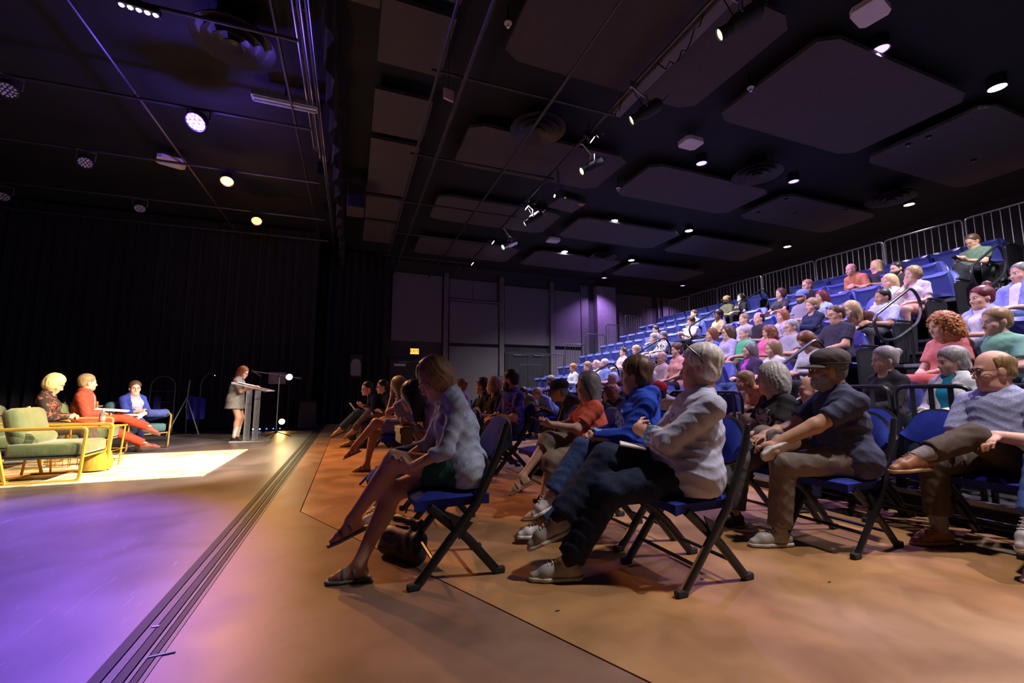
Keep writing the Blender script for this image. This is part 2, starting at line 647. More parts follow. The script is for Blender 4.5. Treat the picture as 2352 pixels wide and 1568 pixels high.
# exit sign
ex = thing('exit_sign', 'small glowing orange EXIT sign above the dark door', 'exit sign', (2.03, 15.07, 2.36))
MB().box((0, 0, 0), (.34, .06, .24), None, .012).build('housing', mat('red_sign_housing', (.16, .03, .03), .4), ex)
MB().box((0, -.034, 0), (.29, .006, .19)).build('lit_face', mat('sign_face', (.9, .4, .1), .5, emit=(1, .38, .06), estr=2.2), ex)
SIGNRED = mat('sign_letters', (.10, .004, .004), .5)
def letters(txt, size, loc, m, parent, rot=(R(90), 0, 0), name='lettering', ext=.003):
    cu = bpy.data.curves.new(name, 'FONT')
    cu.body = txt
    cu.size = size
    cu.align_x, cu.align_y = 'CENTER', 'CENTER'
    cu.extrude = ext
    cu.materials.append(m)
    o = link(name, cu, parent)
    o.location = loc
    o.rotation_euler = rot
    bpy.context.view_layer.update()
    me = bpy.data.meshes.new_from_object(o.evaluated_get(bpy.context.evaluated_depsgraph_get()))
    o2 = link(name, me, parent)
    o2.location = loc
    o2.rotation_euler = rot
    bpy.data.objects.remove(o, do_unlink=True)
    return o2
letters('EXIT', .15, (0, -.039, 0), SIGNRED, ex)

# --- ceiling clouds, one thing each
k = 0
for ci, (xa, xb, w_) in enumerate(((.16, 1.0, 'narrow'), (1.68, 4.78, 'wide'), (5.3, 8.5, 'wide'), (8.95, 12.2, 'wide'))):
    rows_ = ((3.1, 4.85), (6.35, 7.7), (9.1, 10.5), (11.9, 13.4)) if ci else ((3.3, 4.3), (4.5, 5.5), (6.05, 7.15), (7.35, 9.5), (9.7, 11.0), (11.2, 12.8))
    for ri, (ya, yb) in enumerate(rows_):
        z = 5.36
        if ci:      # shallow folded cloud with clipped corners
            c = .22
            poly = [(xa + c, ya), (xb - c, ya), (xb, ya + c * .6), (xb, yb - c * .6), (xb - c, yb), (xa + c, yb), (xa, yb - c * .6), (xa, ya + c * .6)]
        else:
            poly = [(xa, ya), (xb, ya), (xb, yb), (xa, yb)]
        o = MB().prism(poly, z, z + .06).build('ceiling_panel', CLOUDM)
        tag(o, '%s dark ceiling panel, %s of the %s panels from the camera, in the %s file from the stage' % (
            w_, ('nearest', 'second', 'third', 'fourth', 'fifth', 'sixth')[ri], len(rows_), ('first', 'second', 'third', 'fourth')[ci]), 'ceiling panel', 'dark ceiling panels')

# --- ceiling grid pipes
PIPEM = mat('black_pipe', (.06, .055, .06), .4, .5, .15, 6)
def pipe(a, b, r, label, name='ceiling_pipe'):
    o = MB().tube([a, b], r, 8).build(name, PIPEM, None, True)
    return tag(o, label, 'pipe')
pipe((2.45, -2.9, 5.0), (2.45, 14.9, 5.0), .024, 'long black grid pipe running over the floor chairs')
pipe((.88, -2.9, 5.02), (.88, 14.9, 5.02), .02, 'thinner black grid pipe nearest the stage edge')
pipe((1.22, -2.9, 5.0), (1.22, 14.9, 5.0), .03, 'thick black grid pipe second from the stage edge')
lp = pipe((3.42, -2.9, 5.12), (3.42, 14.9, 5.12), .026, 'black lighting pipe carrying spotlights and projector', 'lighting_pipe')
for i, y in enumerate((3.0, 5.03, 7.08, 9.05, 11.0, 13.0)):
    pipe((.8, y, 5.06), (3.5, y - .05, 5.06), .02, 'black cross pipe over the chairs, %s from the camera' % ('nearest', 'second', 'third', 'fourth', 'fifth', 'farthest')[i], 'cross_pipe')
for i, y in enumerate((5.27, 7.12, 9.02, 11.0, 12.6)):
    pipe((-8.5, y + .2, 5.14), (-.75, y - .05, 5.14), .022, 'black stage batten pipe, %s from the camera' % ('nearest', 'second', 'third', 'fourth', 'farthest')[i], 'stage_batten')
pipe((-3.02, -2, 5.2), (-3.02, 12.8, 5.2), .022, 'black pipe running up the middle of the stage ceiling')
pipe((-1.0, -2, 5.3), (-1.0, 12.8, 5.3), .022, 'black pipe over the stage beside the overhead track')
# overhead partition track: bundle of steel rails
ot = thing('overhead_track', 'bundle of steel rails hung above the stage edge', 'track', (0, 0, 0))
for i, (x, y1, r) in enumerate(((-.78, 8.0, .014), (-.74, 8.1, .014), (-.70, 8.3, .014), (-.65, 14.8, .016), (-.61, 14.8, .012))):
    MB().tube([(x, -2.5, 5.33 + .02 * (i % 2)), (x, y1, 5.33 + .02 * (i % 2))], r, 6).build('rail', STEEL, ot)
for y in (1, 3, 5, 7, 9, 11, 13):
    MB().span((-.80, y - .02, 5.36), (-.60, y + .02, 5.6)).build('hanger', BLACK, ot)
# gathered border curtain beside the overhead track
def bfn(u, v):
    y = 3 + 11.5 * u
    return (-.40 + .05 * math.sin(u * 90) + .02 * math.sin(u * 210), y, 4.95 + .6 * v)
tag(MB().grid(bfn, 260, 3, .01).build('border_curtain', CURTM, None, True), 'short black border curtain hung along the stage edge', 'curtain')

# --- black soffit boxes
def sbox(lab, a, b, nm='hung_loudspeaker'):
    t = thing(nm, lab, 'loudspeaker', ((a[0] + b[0]) / 2, (a[1] + b[1]) / 2, a[2]))
    d = [b[i] - a[i] for i in range(3)]
    MB().box((0, 0, d[2] / 2), d, None, .02).build('cabinet', mat('brown_black_cabinet', (.055, .040, .040), .6), t)
    MB().box((0, -d[1] / 2 - .004, d[2] / 2), (d[0] * .86, .012, d[2] * .86), None, .004).build('grille', BLACKPL, t)
    for s in (-1, 1):
        MB().tube([(s * d[0] * .35, 0, d[2]), (s * d[0] * .35, 0, 5.6 - a[2])], .008, 6).build('hanger', BLACK, t)
    return t
sbox('dark brown loudspeaker box hung at top edge above the stage line', (-.33, 3.45, 4.72), (.12, 4.0, 5.25))
sbox('dark loudspeaker box hung far down the stage line', (-.22, 8.9, 4.70), (.12, 9.4, 5.2))

# --- round air diffusers
DIFM = mat('black_diffuser', (.06, .055, .06), .5, .2, .1)
dif = thing('air_diffuser', 'x', 'air vent', (0, 0, 0), 0, 'round ceiling air diffusers')
for i, (ro, z) in enumerate(((.46, .0), (.34, -.02), (.23, -.035), (.12, -.05))):
    MB().lathe([(ro - .085, z + .07), (ro - .06, z + .06), (ro - .01, z + .01), (ro, z), (ro, z + .012), (ro - .055, z + .075)], 28).build('vent_ring', DIFM, dif, True)
MB().lathe([(.2, .1), (.2, .45)], 20).build('duct_neck', BLACK, dif, True)
for i, (x, y, lab) in enumerate(((2.72, 6.02, 'round black air diffuser above the floor chairs'), (7.41, 5.84, 'round air diffuser between two violet lamps'),
                                 (11.2, 5.6, 'round air diffuser over top seats at the right'), (-1.52, 5.72, 'dim round air diffuser above the stage'),
                                 (7.5, 11.55, 'far round air diffuser near the back wall'))):
    d = dif if i == 0 else copy_tree(dif)
    d.location = (x, y, 5.28)
    tag(d, lab)

# --- white ceiling boxes (wireless access points)
def wbox(x, y, z, s, lab, rot=0.0):
    t = thing('access_point', lab, 'ceiling box', (x, y, z), rot, 'white ceiling boxes')
    c = .3
    poly = [(-1, -1 + c), (-1 + c, -1), (1 - c, -1), (1, -1 + c), (1, 1 - c), (1 - c, 1), (-1 + c, 1), (-1, 1 - c)]
    MB().prism([(a * s, b * s * .8) for a, b in poly], 0, .07).build('casing', WHITEPL, t)
    MB().tube([(0, 0, .07), (0, 0, CEIL - z)], .012, 6).build('stem', BLACK, t)
wbox(5.47, 2.74, 5.36, .19, 'large white clipped-corner box at the top right ceiling', .2)
wbox(5.49, 5.57, 5.36, .19, 'white clipped-corner ceiling box beside the violet lamp')
wbox(5.39, 10.92, 5.36, .19, 'far white ceiling box beyond the projector')
wbox(-3.36, 9.46, 5.3, .22, 'white box hung in the dark above the stage', .4)
hp = thing('hanging_card', 'small square pale board hung from a ceiling pipe', 'board', (.9, 4.42, 4.32))
MB().box((0, 0, 0), (.12, .03, .12), RZ(.3)).build('board', mat('pale_pink_board', (.55, .42, .40), .6), hp)
MB().tube([(0, 0, .06), (0, 0, .7)], .004, 5).build('cord', BLACK, hp)
# --- sprinkler heads / smoke detectors
def sprinkler(x, y, z, lab):
    t = thing('sprinkler_head', lab, 'sprinkler', (x, y, z), 0, 'ceiling sprinkler heads')
    MB().lathe([(.045, .0), (.05, .008), (.03, .03), (.012, .04)], 12).build('escutcheon', WHITEPL, t, True)
    MB().lathe([(.012, -.04), (.014, 0)], 8).lathe([(.022, -.045), (.022, -.038)], 10).build('nozzle', CHROME, t)
    MB().tube([(0, 0, .04), (0, 0, 5.6 - z)], .012, 6).build('drop_pipe', BLACK, t)
for x, y, lab in ((1167, 55, 'small white sprinkler head near the top edge'), (1724, 203, 'white sprinkler head in the black gap between panels'), (1420, 433, 'sprinkler head just right of the projector'),
                  (2085, 331, 'white sprinkler head over the upper seats'), (2133, 313, 'tiny sprinkler head right of the upper seats lamp'),
                  (2236, 367, 'sprinkler head at far right above fence'), (1806, 456, 'sprinkler head under the violet lamp'), (1742, 487, 'tiny sprinkler head above far seats'),
                  (1826, 489, 'sprinkler head hung lower over far seats'), (1942, 480, 'sprinkler head over middle top seats')):
    p = at_z(x, y, 5.36)
    sprinkler(p[0], p[1], 5.36, lab)

# ================================================================== LAMPS
def lens_mat(key, col, s):
    return mat('lens_' + key, (.9, .9, .9), .3, emit=col, estr=s, var=0)


def downlight(x, y, z, col, power, key, lab, s=60, ang=120):
    if key == 'v':
        s = 2.6
    t = thing('house_light', lab, 'ceiling light', (x, y, z), 0, 'house lights over the seating')
    MB().lathe([(.10, .25), (.11, .02), (.115, 0), (.10, 0), (.095, .03)], 16).build('lamp_can', BLACKPL, t, True)
    MB().lathe([(.094, .012), (.06, .002), (.02, -.006)], 16).build('lens', lens_mat(key, col, s), t, True)
    MB().tube([(0, 0, .25), (0, 0, CEIL - z)], .012, 6).build('stem', BLACK, t)
    l = spot('house_lamp', (0, 0, -.03), (0, 0, -1), power, col, ang, .7, .07)
    l.parent = t
    return t


VIOLET, WHITE, PINKW = (.55, .30, 1.0), (.92, .90, 1.0), (1.0, .86, .95)
HOUSE = [(6.28, 3.08, VIOLET, 'v', 'violet house light nearest the camera'), (8.69, 2.92, WHITE, 'w', 'white house light at the right edge'),
         (6.25, 6.09, VIOLET, 'v', 'violet house light beside the white ceiling box'), (8.64, 5.97, VIOLET, 'v', 'violet house light right of the round diffuser'),
         (12.32, 5.8, PINKW, 'p', 'pinkish house light above the top seats'), (6.29, 9.13, WHITE, 'w', 'white house light just right of the projector'),
         (8.64, 8.99, WHITE, 'w', 'white house light in the middle of the bleacher ceiling'), (12.47, 8.97, WHITE, 'w', 'white house light over the far top seats'),
         (6.25, 11.83, WHITE, 'w', 'white house light beside the far ceiling box'), (8.81, 11.84, WHITE, 'w', 'white house light with long flare over far block'),
         (9.22, 14.15, VIOLET, 'v', 'small violet house light by the grey column'), (13.04, 14.07, VIOLET, 'v', 'small violet house light in the far corner')]
HP = 900
for x, y, c, kk, lab in HOUSE:
    downlight(x, y, 5.42, c, HP * (1.0 if kk != 'v' else .55), kk, lab)
# two more house lights of the same grid that stand just outside the frame
downlight(6.28, .1, 5.42, PINKW, HP * 1.2, 'p', 'house light over the near aisle outside the frame')
downlight(8.69, .1, 5.42, WHITE, HP * .8, 'w', 'house light over the near block outside the frame')


def profile_spot(loc, target, power, col, s, lab, ang=30, tube_len=.42, group='profile spotlights on the lighting pipe', pipe_z=5.12, rad=.06, body=BLACKPL):
    """theatre profile spotlight hanging by a yoke"""
    t = thing('stage_spotlight', lab, 'spotlight', loc, 0, group)
    v = (Vector(target) - Vector(loc)).normalized()
    A = aim(v)
    MB().lathe([(.055, -.10), (.062, -.02), (.07, 0), (.07, .02), (.062, .02), (.062, -.005)], 16, A).build('lens_tube', body, t, True)
    MB().lathe([(.05, -tube_len), (.09, -tube_len + .04), (.09, -.16), (.06, -.1)], 16, A).build('lamp_housing', body, t, True)
    MB().lathe([(.058, .005), (.04, .012), (.01, .015)], 16, A).build('lens', lens_mat('%s%d' % (lab[:6], s), (1.0, .93, .5) if s > 10 else col, 1.9 if s > 10 else s), t, True)
    top = Vector((0, 0, pipe_z - loc[2] - .03))
    mid = A @ Vector((0, 0, -.2))
    sd = v.cross(Vector((0, 0, 1))).normalized() * .12
    MB().tube([mid + sd, mid + sd + Vector((0, 0, .14)), mid + Vector((0, 0, .2)), mid - sd + Vector((0, 0, .14)), mid - sd], .012, 6).build('yoke', STEEL, t)
    MB().tube([mid + Vector((0, 0, .2)), (top.x, top.y, max(top.z, mid.z + .21))], .014, 6).box((top.x, top.y, top.z + .02), (.05, .04, .09)).build('clamp', STEEL, t)
    MB().tube(rounded_path([A @ Vector((0, 0, -tube_len)), A @ Vector((.05, .02, -tube_len - .14)), mid + Vector((.06, .05, .0)), top], .1), .006, 5).build('cable', BLACK, t)
    l = spot('spot_lamp', v * .05, v * 2, power, col, ang, .35, rad)
    l.parent = t
    return t


WARM = (1.0, .83, .58)
AMBER = (1.0, .42, .10)
PURPLE = (.17, .085, 1.0)
profile_spot((3.36, 2.94, 4.6), (-3.0, 8.0, .4), 5200, WARM, 25, 'yellow-lensed spotlight nearest, at the top of the picture', 30)
profile_spot((3.37, 4.41, 4.6), (-3.3, 8.4, .4), 4200, WARM, 20, 'yellow-lensed spotlight second along the pipe', 30)
profile_spot((3.42, 5.82, 4.6), (-3.6, 6.9, .3), 4200, WARM, 20, 'yellow-lensed spotlight above the projector', 30)
profile_spot((3.39, 8.21, 4.6), (-2.1, 10.2, .9), 2000, WARM, 12, 'yellow-lensed spotlight left of the projector', 20)
profile_spot((3.46, 9.81, 4.6), (-3.2, 9.4, .8), 1800, (.8, .75, 1.0), 8, 'bright steel spotlight at the far end of pipe', 18, body=CHROME)


def par(loc, target, power, col, s, lab, ang=60, r=.10, lit=True, key='', pipe_z=5.14, grp='LED wash lights over the stage', blend=.6, lrad=.09, added_tint=0):
    """round LED wash light: can, ring of small lenses, yoke"""
    t = thing('wash_light', lab, 'stage light', loc, 0, grp)
    v = (Vector(target) - Vector(loc)).normalized()
    A = aim(v)
    MB().lathe([(r * .6, -.16), (r * .95, -.12), (r * 1.02, 0), (r * 1.05, .02), (r * .97, .02), (r * .97, -.008)], 18, A).build('lamp_can', BLACKPL, t, True)
    lens = lens_mat('par_' + key, col, s) if lit else mat('unlit_led_lens', (.55, .58, .62), .15, 0, .2)
    MB().lathe([(r * .95, -.004), (r * .95, .004)], 18, A).build('face_plate', BLACKPL if not lit else lens_mat('face_' + key, col, 1.6), t)  # on lit cans the plate glows to stand in for the coloured halo
    mb = MB()
    for q in [(0, 0)] + [(.45, a * 60) for a in range(6)] + [(.78, a * 30) for a in range(12)]:
        cx, cy = q[0] * r * math.cos(R(q[1])), q[0] * r * math.sin(R(q[1]))
        mb.lathe([(r * .17, .004), (r * .13, .013), (r * .03, .016)], 8, A @ T(cx, cy, 0))
    mb.build('led_lenses', lens, t, True)
    sd = v.cross(Vector((0, 0, 1))).normalized() * (r * 1.15)
    mid = A @ Vector((0, 0, -.08))
    hz = pipe_z - loc[2]
    MB().tube([mid + sd, mid + sd * 1.05 + Vector((0, 0, .16)), mid - sd * 1.05 + Vector((0, 0, .16)), mid - sd], .011, 6).build('yoke', STEEL if not lit else BLACKPL, t)
    MB().tube([mid + Vector((0, 0, .16)), (mid.x, mid.y, max(hz, .2))], .013, 6).build('clamp', BLACKPL, t)
    if power:
        l = spot('wash_lamp', v * .06, v * 2, power, col, ang, blend, lrad)
        l.parent = t
        if added_tint:      # extra point lamp, added to tint the ceiling around the fixture
            d_ = bpy.data.lights.new('added_ceiling_tint', 'POINT')
            d_.energy, d_.color, d_.shadow_soft_size = added_tint, col, .05
            o_ = link('added_ceiling_tint', d_, t)
            o_.location = (0, 0, .12) if False else tuple(A @ Vector((0, 0, -.18)) + Vector((0, .0, -.30)))
    return t


par((-2.26, 7.05, 4.9), (-3.2, 3.0, 0), 6500, PURPLE, 9, 'blazing violet wash light over the stage', 54, .13, key='violet', added_tint=90)
par((-2.31, 8.95, 4.9), (-1.7, 6.2, 0), 1100, AMBER, 2.4, 'amber wash light over the stage, nearer one', 70, .11, key='amber', added_tint=8)
par((-2.18, 10.92, 4.9), (-1.2, 7.0, 0), 1100, AMBER, 2.4, 'amber wash light over the stage, farther one', 70, .11, key='amber', added_tint=8)
for x, y, z, lab in ((-4.33, 7.12, 5.0, 'unlit wash light at the left edge of the ceiling'), (-4.41, 9.05, 5.0, 'unlit wash light left of the white stage box'),
                     (-6.7, 11.29, 5.0, 'unlit wash light low at the left edge'), (-4.39, 11.03, 5.0, 'unlit wash light far back over the stage')):
    par((x, y, z - .1), (x + 1.5, y - 3.5, 0), 0, (1, 1, 1), 0, lab, lit=False)
# violet LED bar lamp at the top left
lb = thing('led_bar', 'violet glowing LED bar light at the top left', 'stage light', (-2.24, 5.18, 5.0), .1)
MB().box((0, 0, .03), (.36, .10, .08), None, .012).build('housing', BLACKPL, lb)
for i in range(5):
    MB().lathe([(.026, .0), (.018, -.012)], 10, T(-.14 + .07 * i, 0, -.01)).build('led_lens', lens_mat('bar%d' % (i % 2), ((.35, .25, 1.0), (.9, .6, 1.0))[i % 2], 14), lb)
MB().tube([(0, 0, .07), (0, 0, .25)], .012, 6).build('clamp', BLACKPL, lb)
# small white wash lights on the lighting pipe
for i, (y, p, lab) in enumerate(((5.51, 900, 'small white wash light on the pipe above the projector'), (8.23, 900, 'small white wash light on the pipe left of the projector'),
                                 (10.59, 800, 'small violet-white wash light beside the steel spotlight'), (12.69, 500, 'small violet-white wash light farthest down the pipe'))):
    par((3.42, y, 4.98), (8.2, y - 1.2, 1.2), p, (.86, .80, 1.0), 60, lab, 80, .065, key='pw', pipe_z=5.12, grp='white wash lights on the lighting pipe')
# one more fixture of the same pipe, over the open floor at the near end
par((3.42, .9, 4.98), (2.9, 1.0, 0), 700, (1.0, .90, .86), 60, 'warm wash light at the near end of the lighting pipe outside the frame', 75, .09, key='near', pipe_z=5.12, grp='white wash lights on the lighting pipe')
# far yellow work light and amber floor light behind the lectern
wl = thing('work_light', 'bright yellow-white work light behind the boom stand', 'stage light', (-1.50, 12.4, 0))
MB().tube([(0, .1, 0.02), (0, .1, 1.32)], .014, 8).build('stand_pole', BLACKPL, wl)
MB().tube([(-.25, .1, .012), (.25, .1, .012)], .012, 6).tube([(0, -.15, .012), (0, .35, .012)], .012, 6).build('stand_foot', BLACKPL, wl)
MB().lathe([(.06, -.12), (.085, 0), (.09, .018), (.08, .018), (.08, .004)], 16, T(0, .0, 1.36) @ aim((.12, -1, -.02))).build('lamp_can', BLACKPL, wl, True)
MB().lathe([(.075, .012), (.05, .02), (.01, .023)], 16, T(0, 0, 1.36) @ aim((.12, -1, -.02))).build('lens', lens_mat('work', (1.0, .86, .42), 45), wl, True)
MB().box((-.28, .06, 1.33), (.4, .02, .3), None, .004).build('side_flag', mat('grey_flag_board', (.3, .28, .25), .7), wl)
l = spot('work_lamp', (0.01, -.06, 1.36), (.16, -1.5, 1.1), 60, (1.0, .82, .42), 100, .5, .07)
l.parent = wl
fl_ = thing('floor_light', 'small amber floor light glowing behind the stage', 'stage light', (-1.62, 12.45, 0))
MB().box((0, .05, .02), (.2, .16, .03), None, .006).build('foot', BLACKPL, fl_)
MB().tube([(-.11, .05, .03), (-.11, .05, .24), (.11, .05, .24), (.11, .05, .03)], .008, 6).build('yoke', BLACKPL, fl_)
MB().lathe([(.06, -.12), (.08, 0), (.085, .018), (.075, .018), (.075, .004)], 16, T(0, .03, .22) @ aim((.1, -1, .05))).build('lamp_can', BLACKPL, fl_, True)
MB().lathe([(.07, .012), (.01, .02)], 16, T(0, .03, .22) @ aim((.1, -1, .05))).build('lens', lens_mat('floor', (1.0, .45, .08), 25), fl_, True)
l = spot('floor_lamp', (0, -.03, .22), (.15, -1.5, .1), 25, (1.0, .45, .1), 110, .5, .06)
l.parent = fl_
bs = thing('led_strip', 'low strip of small blue lights on stage floor behind lectern', 'lamp strip', (-1.95, 12.45, .0))
MB().box((0, .03, .04), (.75, .05, .06), None, .01).build('housing', BLACKPL, bs)
for i in range(5):
    MB().lathe([(.018, .0), (.01, .008)], 8, T(-.3 + .15 * i, 0, .05) @ aim((0, -1, 0))).build('blue_led', lens_mat('blue%d' % (i > 1), (.1, .3, 1.0), 12 if i < 2 else 2), bs)
# dim fluorescent batten over the stage
fb = thing('fluorescent_fixture', 'unlit pale fluorescent batten in the stage ceiling', 'light fixture', (-1.09, 6.81, 5.3), 0)
MB().box((0, 0, .05), (.9, .16, .08), None, .01).build('reflector', mat('greenish_enamel', (.35, .42, .36), .4), fb)
for s in (-1, 1):
    MB().tube([(-.42, s * .045, 0), (.42, s * .045, 0)], .018, 8).build('tube_lamp', mat('unlit_tube', (.55, .6, .5), .3), fb)
MB().tube([(0, 0, .09), (0, 0, .3)], .012, 6).build('stem', BLACK, fb)

# projector
pr = thing('projector', 'black ceiling projector hung under the lighting pipe', 'projector', (3.62, 6.75, 4.42), R(8))
MB().box((0, 0, .09), (.58, .46, .17), None, .02).build('casing', mat('projector_grey', (.045, .042, .045), .5), pr)
MB().box((-.02, -.235, .09), (.3, .01, .1), None, .004).build('vent_grille', BLACK, pr)
MB().lathe([(.05, 0), (.055, .04), (.045, .045)], 14, T(-.29, -.1, .08) @ aim((-1, 0, 0))).build('lens_barrel', BLACKPL, pr, True)
MB().lathe([(.035, .0), (.01, .008)], 14, T(-.333, -.1, .08) @ aim((-1, 0, 0))).build('lens', lens_mat('proj', (.25, .65, 1.0), 14), pr, True)
for y in (-.15, 0, .15):
    MB().tube([(-.27, y, .2), (.27, y, .2)], .009, 6).build('cage_bar', CHROME, pr)
for s in (-1, 1):
    MB().tube([(s * .1, 0, .2), (-.2, 0, .68)], .01, 6).build('hanger', CHROME, pr)
MB().tube([(-.2, 0, .3), (-.2, 0, .7)], .016, 8).build('drop_pole', STEEL, pr)
MB().box((.2, -.18, .0), (.1, .05, .012)).build('label', mat('label_orange', (.6, .3, .08), .6), pr)
letters('...', .05, (-.2, -.236, .03), mat('led_green', (.3, .6, 0), emit=(.4, .9, .05), estr=2, var=0), pr, name='status_leds')
l = spot('projector_lamp', (-.35, -.1, .08), (-3, .9, -1.15), 150, (.4, .75, 1.0), 34, .2, .02)
l.parent = pr
# cable loops hanging off the lighting pipe
for i, (y, lab) in enumerate(((3.6, 'loose black cable bundle on the pipe between first spotlights'), (5.1, 'thin cable drooping from pipe to second spotlight'), (7.7, 'loose cable loops left of projector'))):
    pts = [(3.42, y - .4 + .8 * k / 12, 5.08 - .22 * math.sin(math.pi * k / 12) - .05 * math.sin(k * 2.2)) for k in range(13)]
    tag(MB().tube(pts, .008, 5).build('hanging_cable', BLACK, None, True), lab, 'cable')
tag(MB().span((3.44, 2.2, 5.06), (3.60, 5.0, 5.2), .01).build('cable_tray', mat('grey_raceway', (.14, .13, .14), .5)), 'dull metal raceway with outlets beside the lighting pipe', 'raceway')
# ================================================================== BLEACHERS
RUN, RISE, NROW = .85, .39, 8
SX0, DZ0 = 4.90, .20           # seat centre X and deck height of the first row
ORD = ('first', 'second', 'third', 'fourth', 'fifth', 'sixth', 'seventh', 'eighth', 'ninth')
def deck_x(n): return 4.42 + RUN * n
def deck_z(n): return DZ0 + RISE * n
YA, YB = -2.6, 13.35
DECKM = mat('dark_deck_board', (.05, .045, .055), .6, 0, .2, 5)
RISERM = mat('black_riser_panel', (.016, .015, .018), .55, 0, .2, 5)
NOSEM = mat('aluminium_nosing', (.42, .42, .45), .35, .8, .1, 8)
bl = thing('bleacher_platform', 'tall black stepped seating platform rising to the right', 'bleachers', (0, 0, 0))
for n in range(NROW):
    xa, xb, z = deck_x(n), deck_x(n + 1) if n < NROW - 1 else deck_x(n) + 1.4, deck_z(n)
    MB().span((xa, YA, z - .05), (xb + .03, YB, z)).build('deck', DECKM, bl)
    MB().span((xa + .02, YA, max(0.0, z - RISE) if n else 0.0), (xa + .05, YB, z - .05)).build('riser', RISERM, bl)
    MB().span((xa - .005, YA, z - .035), (xa + .025, YB, z + .004)).build('nosing', NOSEM, bl)
MB().span((deck_x(0) + .05, YB - .03, 0), (deck_x(8) + .55, YB, deck_z(0) - .05)).build('end_skirt', RISERM, bl)
for n in range(1, NROW):
    MB().span((deck_x(n) + .05, YB - .03, 0), (deck_x(n + 1), YB, deck_z(n) - .05)).build('end_skirt', RISERM, bl)
AISLES = ((2.95, 3.84, 'near'), (7.87, 8.63, 'far'))
for ya, yb, w_ in AISLES:
    for n in range(0, NROW):
        z = deck_z(n) - RISE / 2 if n else DZ0 / 2
        xa = deck_x(n)
        st = MB().span((xa - .28, ya, z - .04), (xa + .02, yb, z), .004).build('aisle_step', DECKM, bl)
        MB().span((xa - .286, ya, z - .03), (xa - .262, yb, z + .003)).build('step_nosing', NOSEM, st)
        MB().span((xa - .27, ya, (deck_z(n - 1) if n else 0)), (xa - .24, yb, z - .04)).build('step_riser', RISERM, st)

# --- seats
def seat_proto(up):
    t = thing('tip_up_chair', 'x', 'chair', (0, 0, 0), 0, 'blue tip-up bleacher seats')
    def back(off, grow):
        def fn(u, v):
            a = 2 * u - 1
            zt = .90 + grow - .20 * abs(a) ** 4.2
            zb = .36 - grow + .03 * abs(a) ** 3
            z = zb + (zt - zb) * v
            y = a * (.238 + grow) * (.93 + .07 * math.sin(math.pi * min(1, v * .8 + .1)))
            bul = .035 * (1 - abs(a) ** 3) * math.sin(math.pi * min(max(v, .02), .98)) if off == 0 else 0
            x = -.17 - .14 * v + .05 * a * a * (1 - .3 * v) + bul + off
            return (x, y, z)
        return fn
    MB().grid(back(0, 0), 12, 10, .02).build('backrest', BLUESHELL, t, True)
    MB().grid(back(-.028, .010), 12, 10, .014).build('back_shell', SHELLEDGE, t, True)
    mb = MB()
    M_ = Matrix.Identity(4)
    if up:
        M_ = T(-.165, 0, .42) @ Matrix.Rotation(R(-74), 4, 'Y') @ T(.165, 0, -.42)
    def sfn(u, v):
        a = 2 * v - 1
        x = -.17 + .43 * u
        e = (1 - abs(a) ** 4) * (1 - (2 * u - 1) ** 6)
        return (x, a * .232 * (1 - .10 * max(0, (u - .7) / .3) ** 2), .41 + .04 * e)
    mb.grid(sfn, 10, 10, .07, M_)
    mb.build('seat_pan', BLUESHELL, t, True)
    MB().box((-.12, -.245, .22), (.10, .02, .44), None, .006).box((-.12, .245, .22), (.10, .02, .44), None, .006).box((-.1, 0, .36), (.06, .48, .05)).build('stanchion', BLACKPL, t)
    return t


SEAT_UP, SEAT_DN = seat_proto(True), seat_proto(False)
NEARB = [2.67 - .5 * i for i in range(4)]
MIDB = [4.1 + .5 * i for i in range(8)]
FARB = [8.9 + .5 * i for i in range(9)]
OCC = {}           # (row, y) filled by the people list before the seats are made


def make_seats():
    used = {True: False, False: False}
    for n in range(NROW):
        for nm, ys in (('near', NEARB), ('middle', MIDB), ('far', FARB)):
            for i, y in enumerate(ys):
                if nm == 'near' and (n > 3 or (n > 1 and i > 1) or (n > 0 and i > 2)):
                    continue
                occ = any(k[0] == n and abs(k[1] - y) < .27 for k in OCC)
                src = SEAT_DN if occ else SEAT_UP
                if not used[not occ]:
                    used[not occ] = True
                    s = src
                else:
                    s = copy_tree(src)
                s.location = (SX0 + RUN * n, y, deck_z(n))
                s.rotation_euler = (0, 0, math.pi)
                frm = 'near aisle' if nm != 'far' else 'far aisle'
                tag(s, '%s blue tip-up chair, %s row up, %s from the %s, %s block' % (
                    'occupied' if occ else 'empty', ORD[n], ORD[i], frm, nm))


# black end panels beside the near aisle
for n in range(NROW):
    for y, w_ in ((3.74, 'near aisle'), (8.56, 'far aisle')):
        t = thing('row_end_panel', 'black row-end panel at row %s beside the %s' % (ORD[n], w_), 'end panel', (SX0 + RUN * n, y, deck_z(n)), math.pi, 'black row-end panels')
        poly = rounded_path([(-.28, .05, 0), (.20, .05, 0), (.22, .60, 0), (-.34, .62, 0)], .06, 4, True)
        Mx = Matrix(((1, 0, 0, 0), (0, 0, 1, 0), (0, 1, 0, 0), (0, 0, 0, 1)))
        MB().prism([(p.x, p.y) for p in poly], -.012, .012, Mx).build('panel', RISERM, t)
        MB().tube([(p.x, 0, p.y) for p in poly], .012, 6, True).build('rim', DARKSTEEL, t)
        MB().box((-.05, 0, .65), (.36, .05, .03), None, .012).build('armrest', BLACKPL, t)

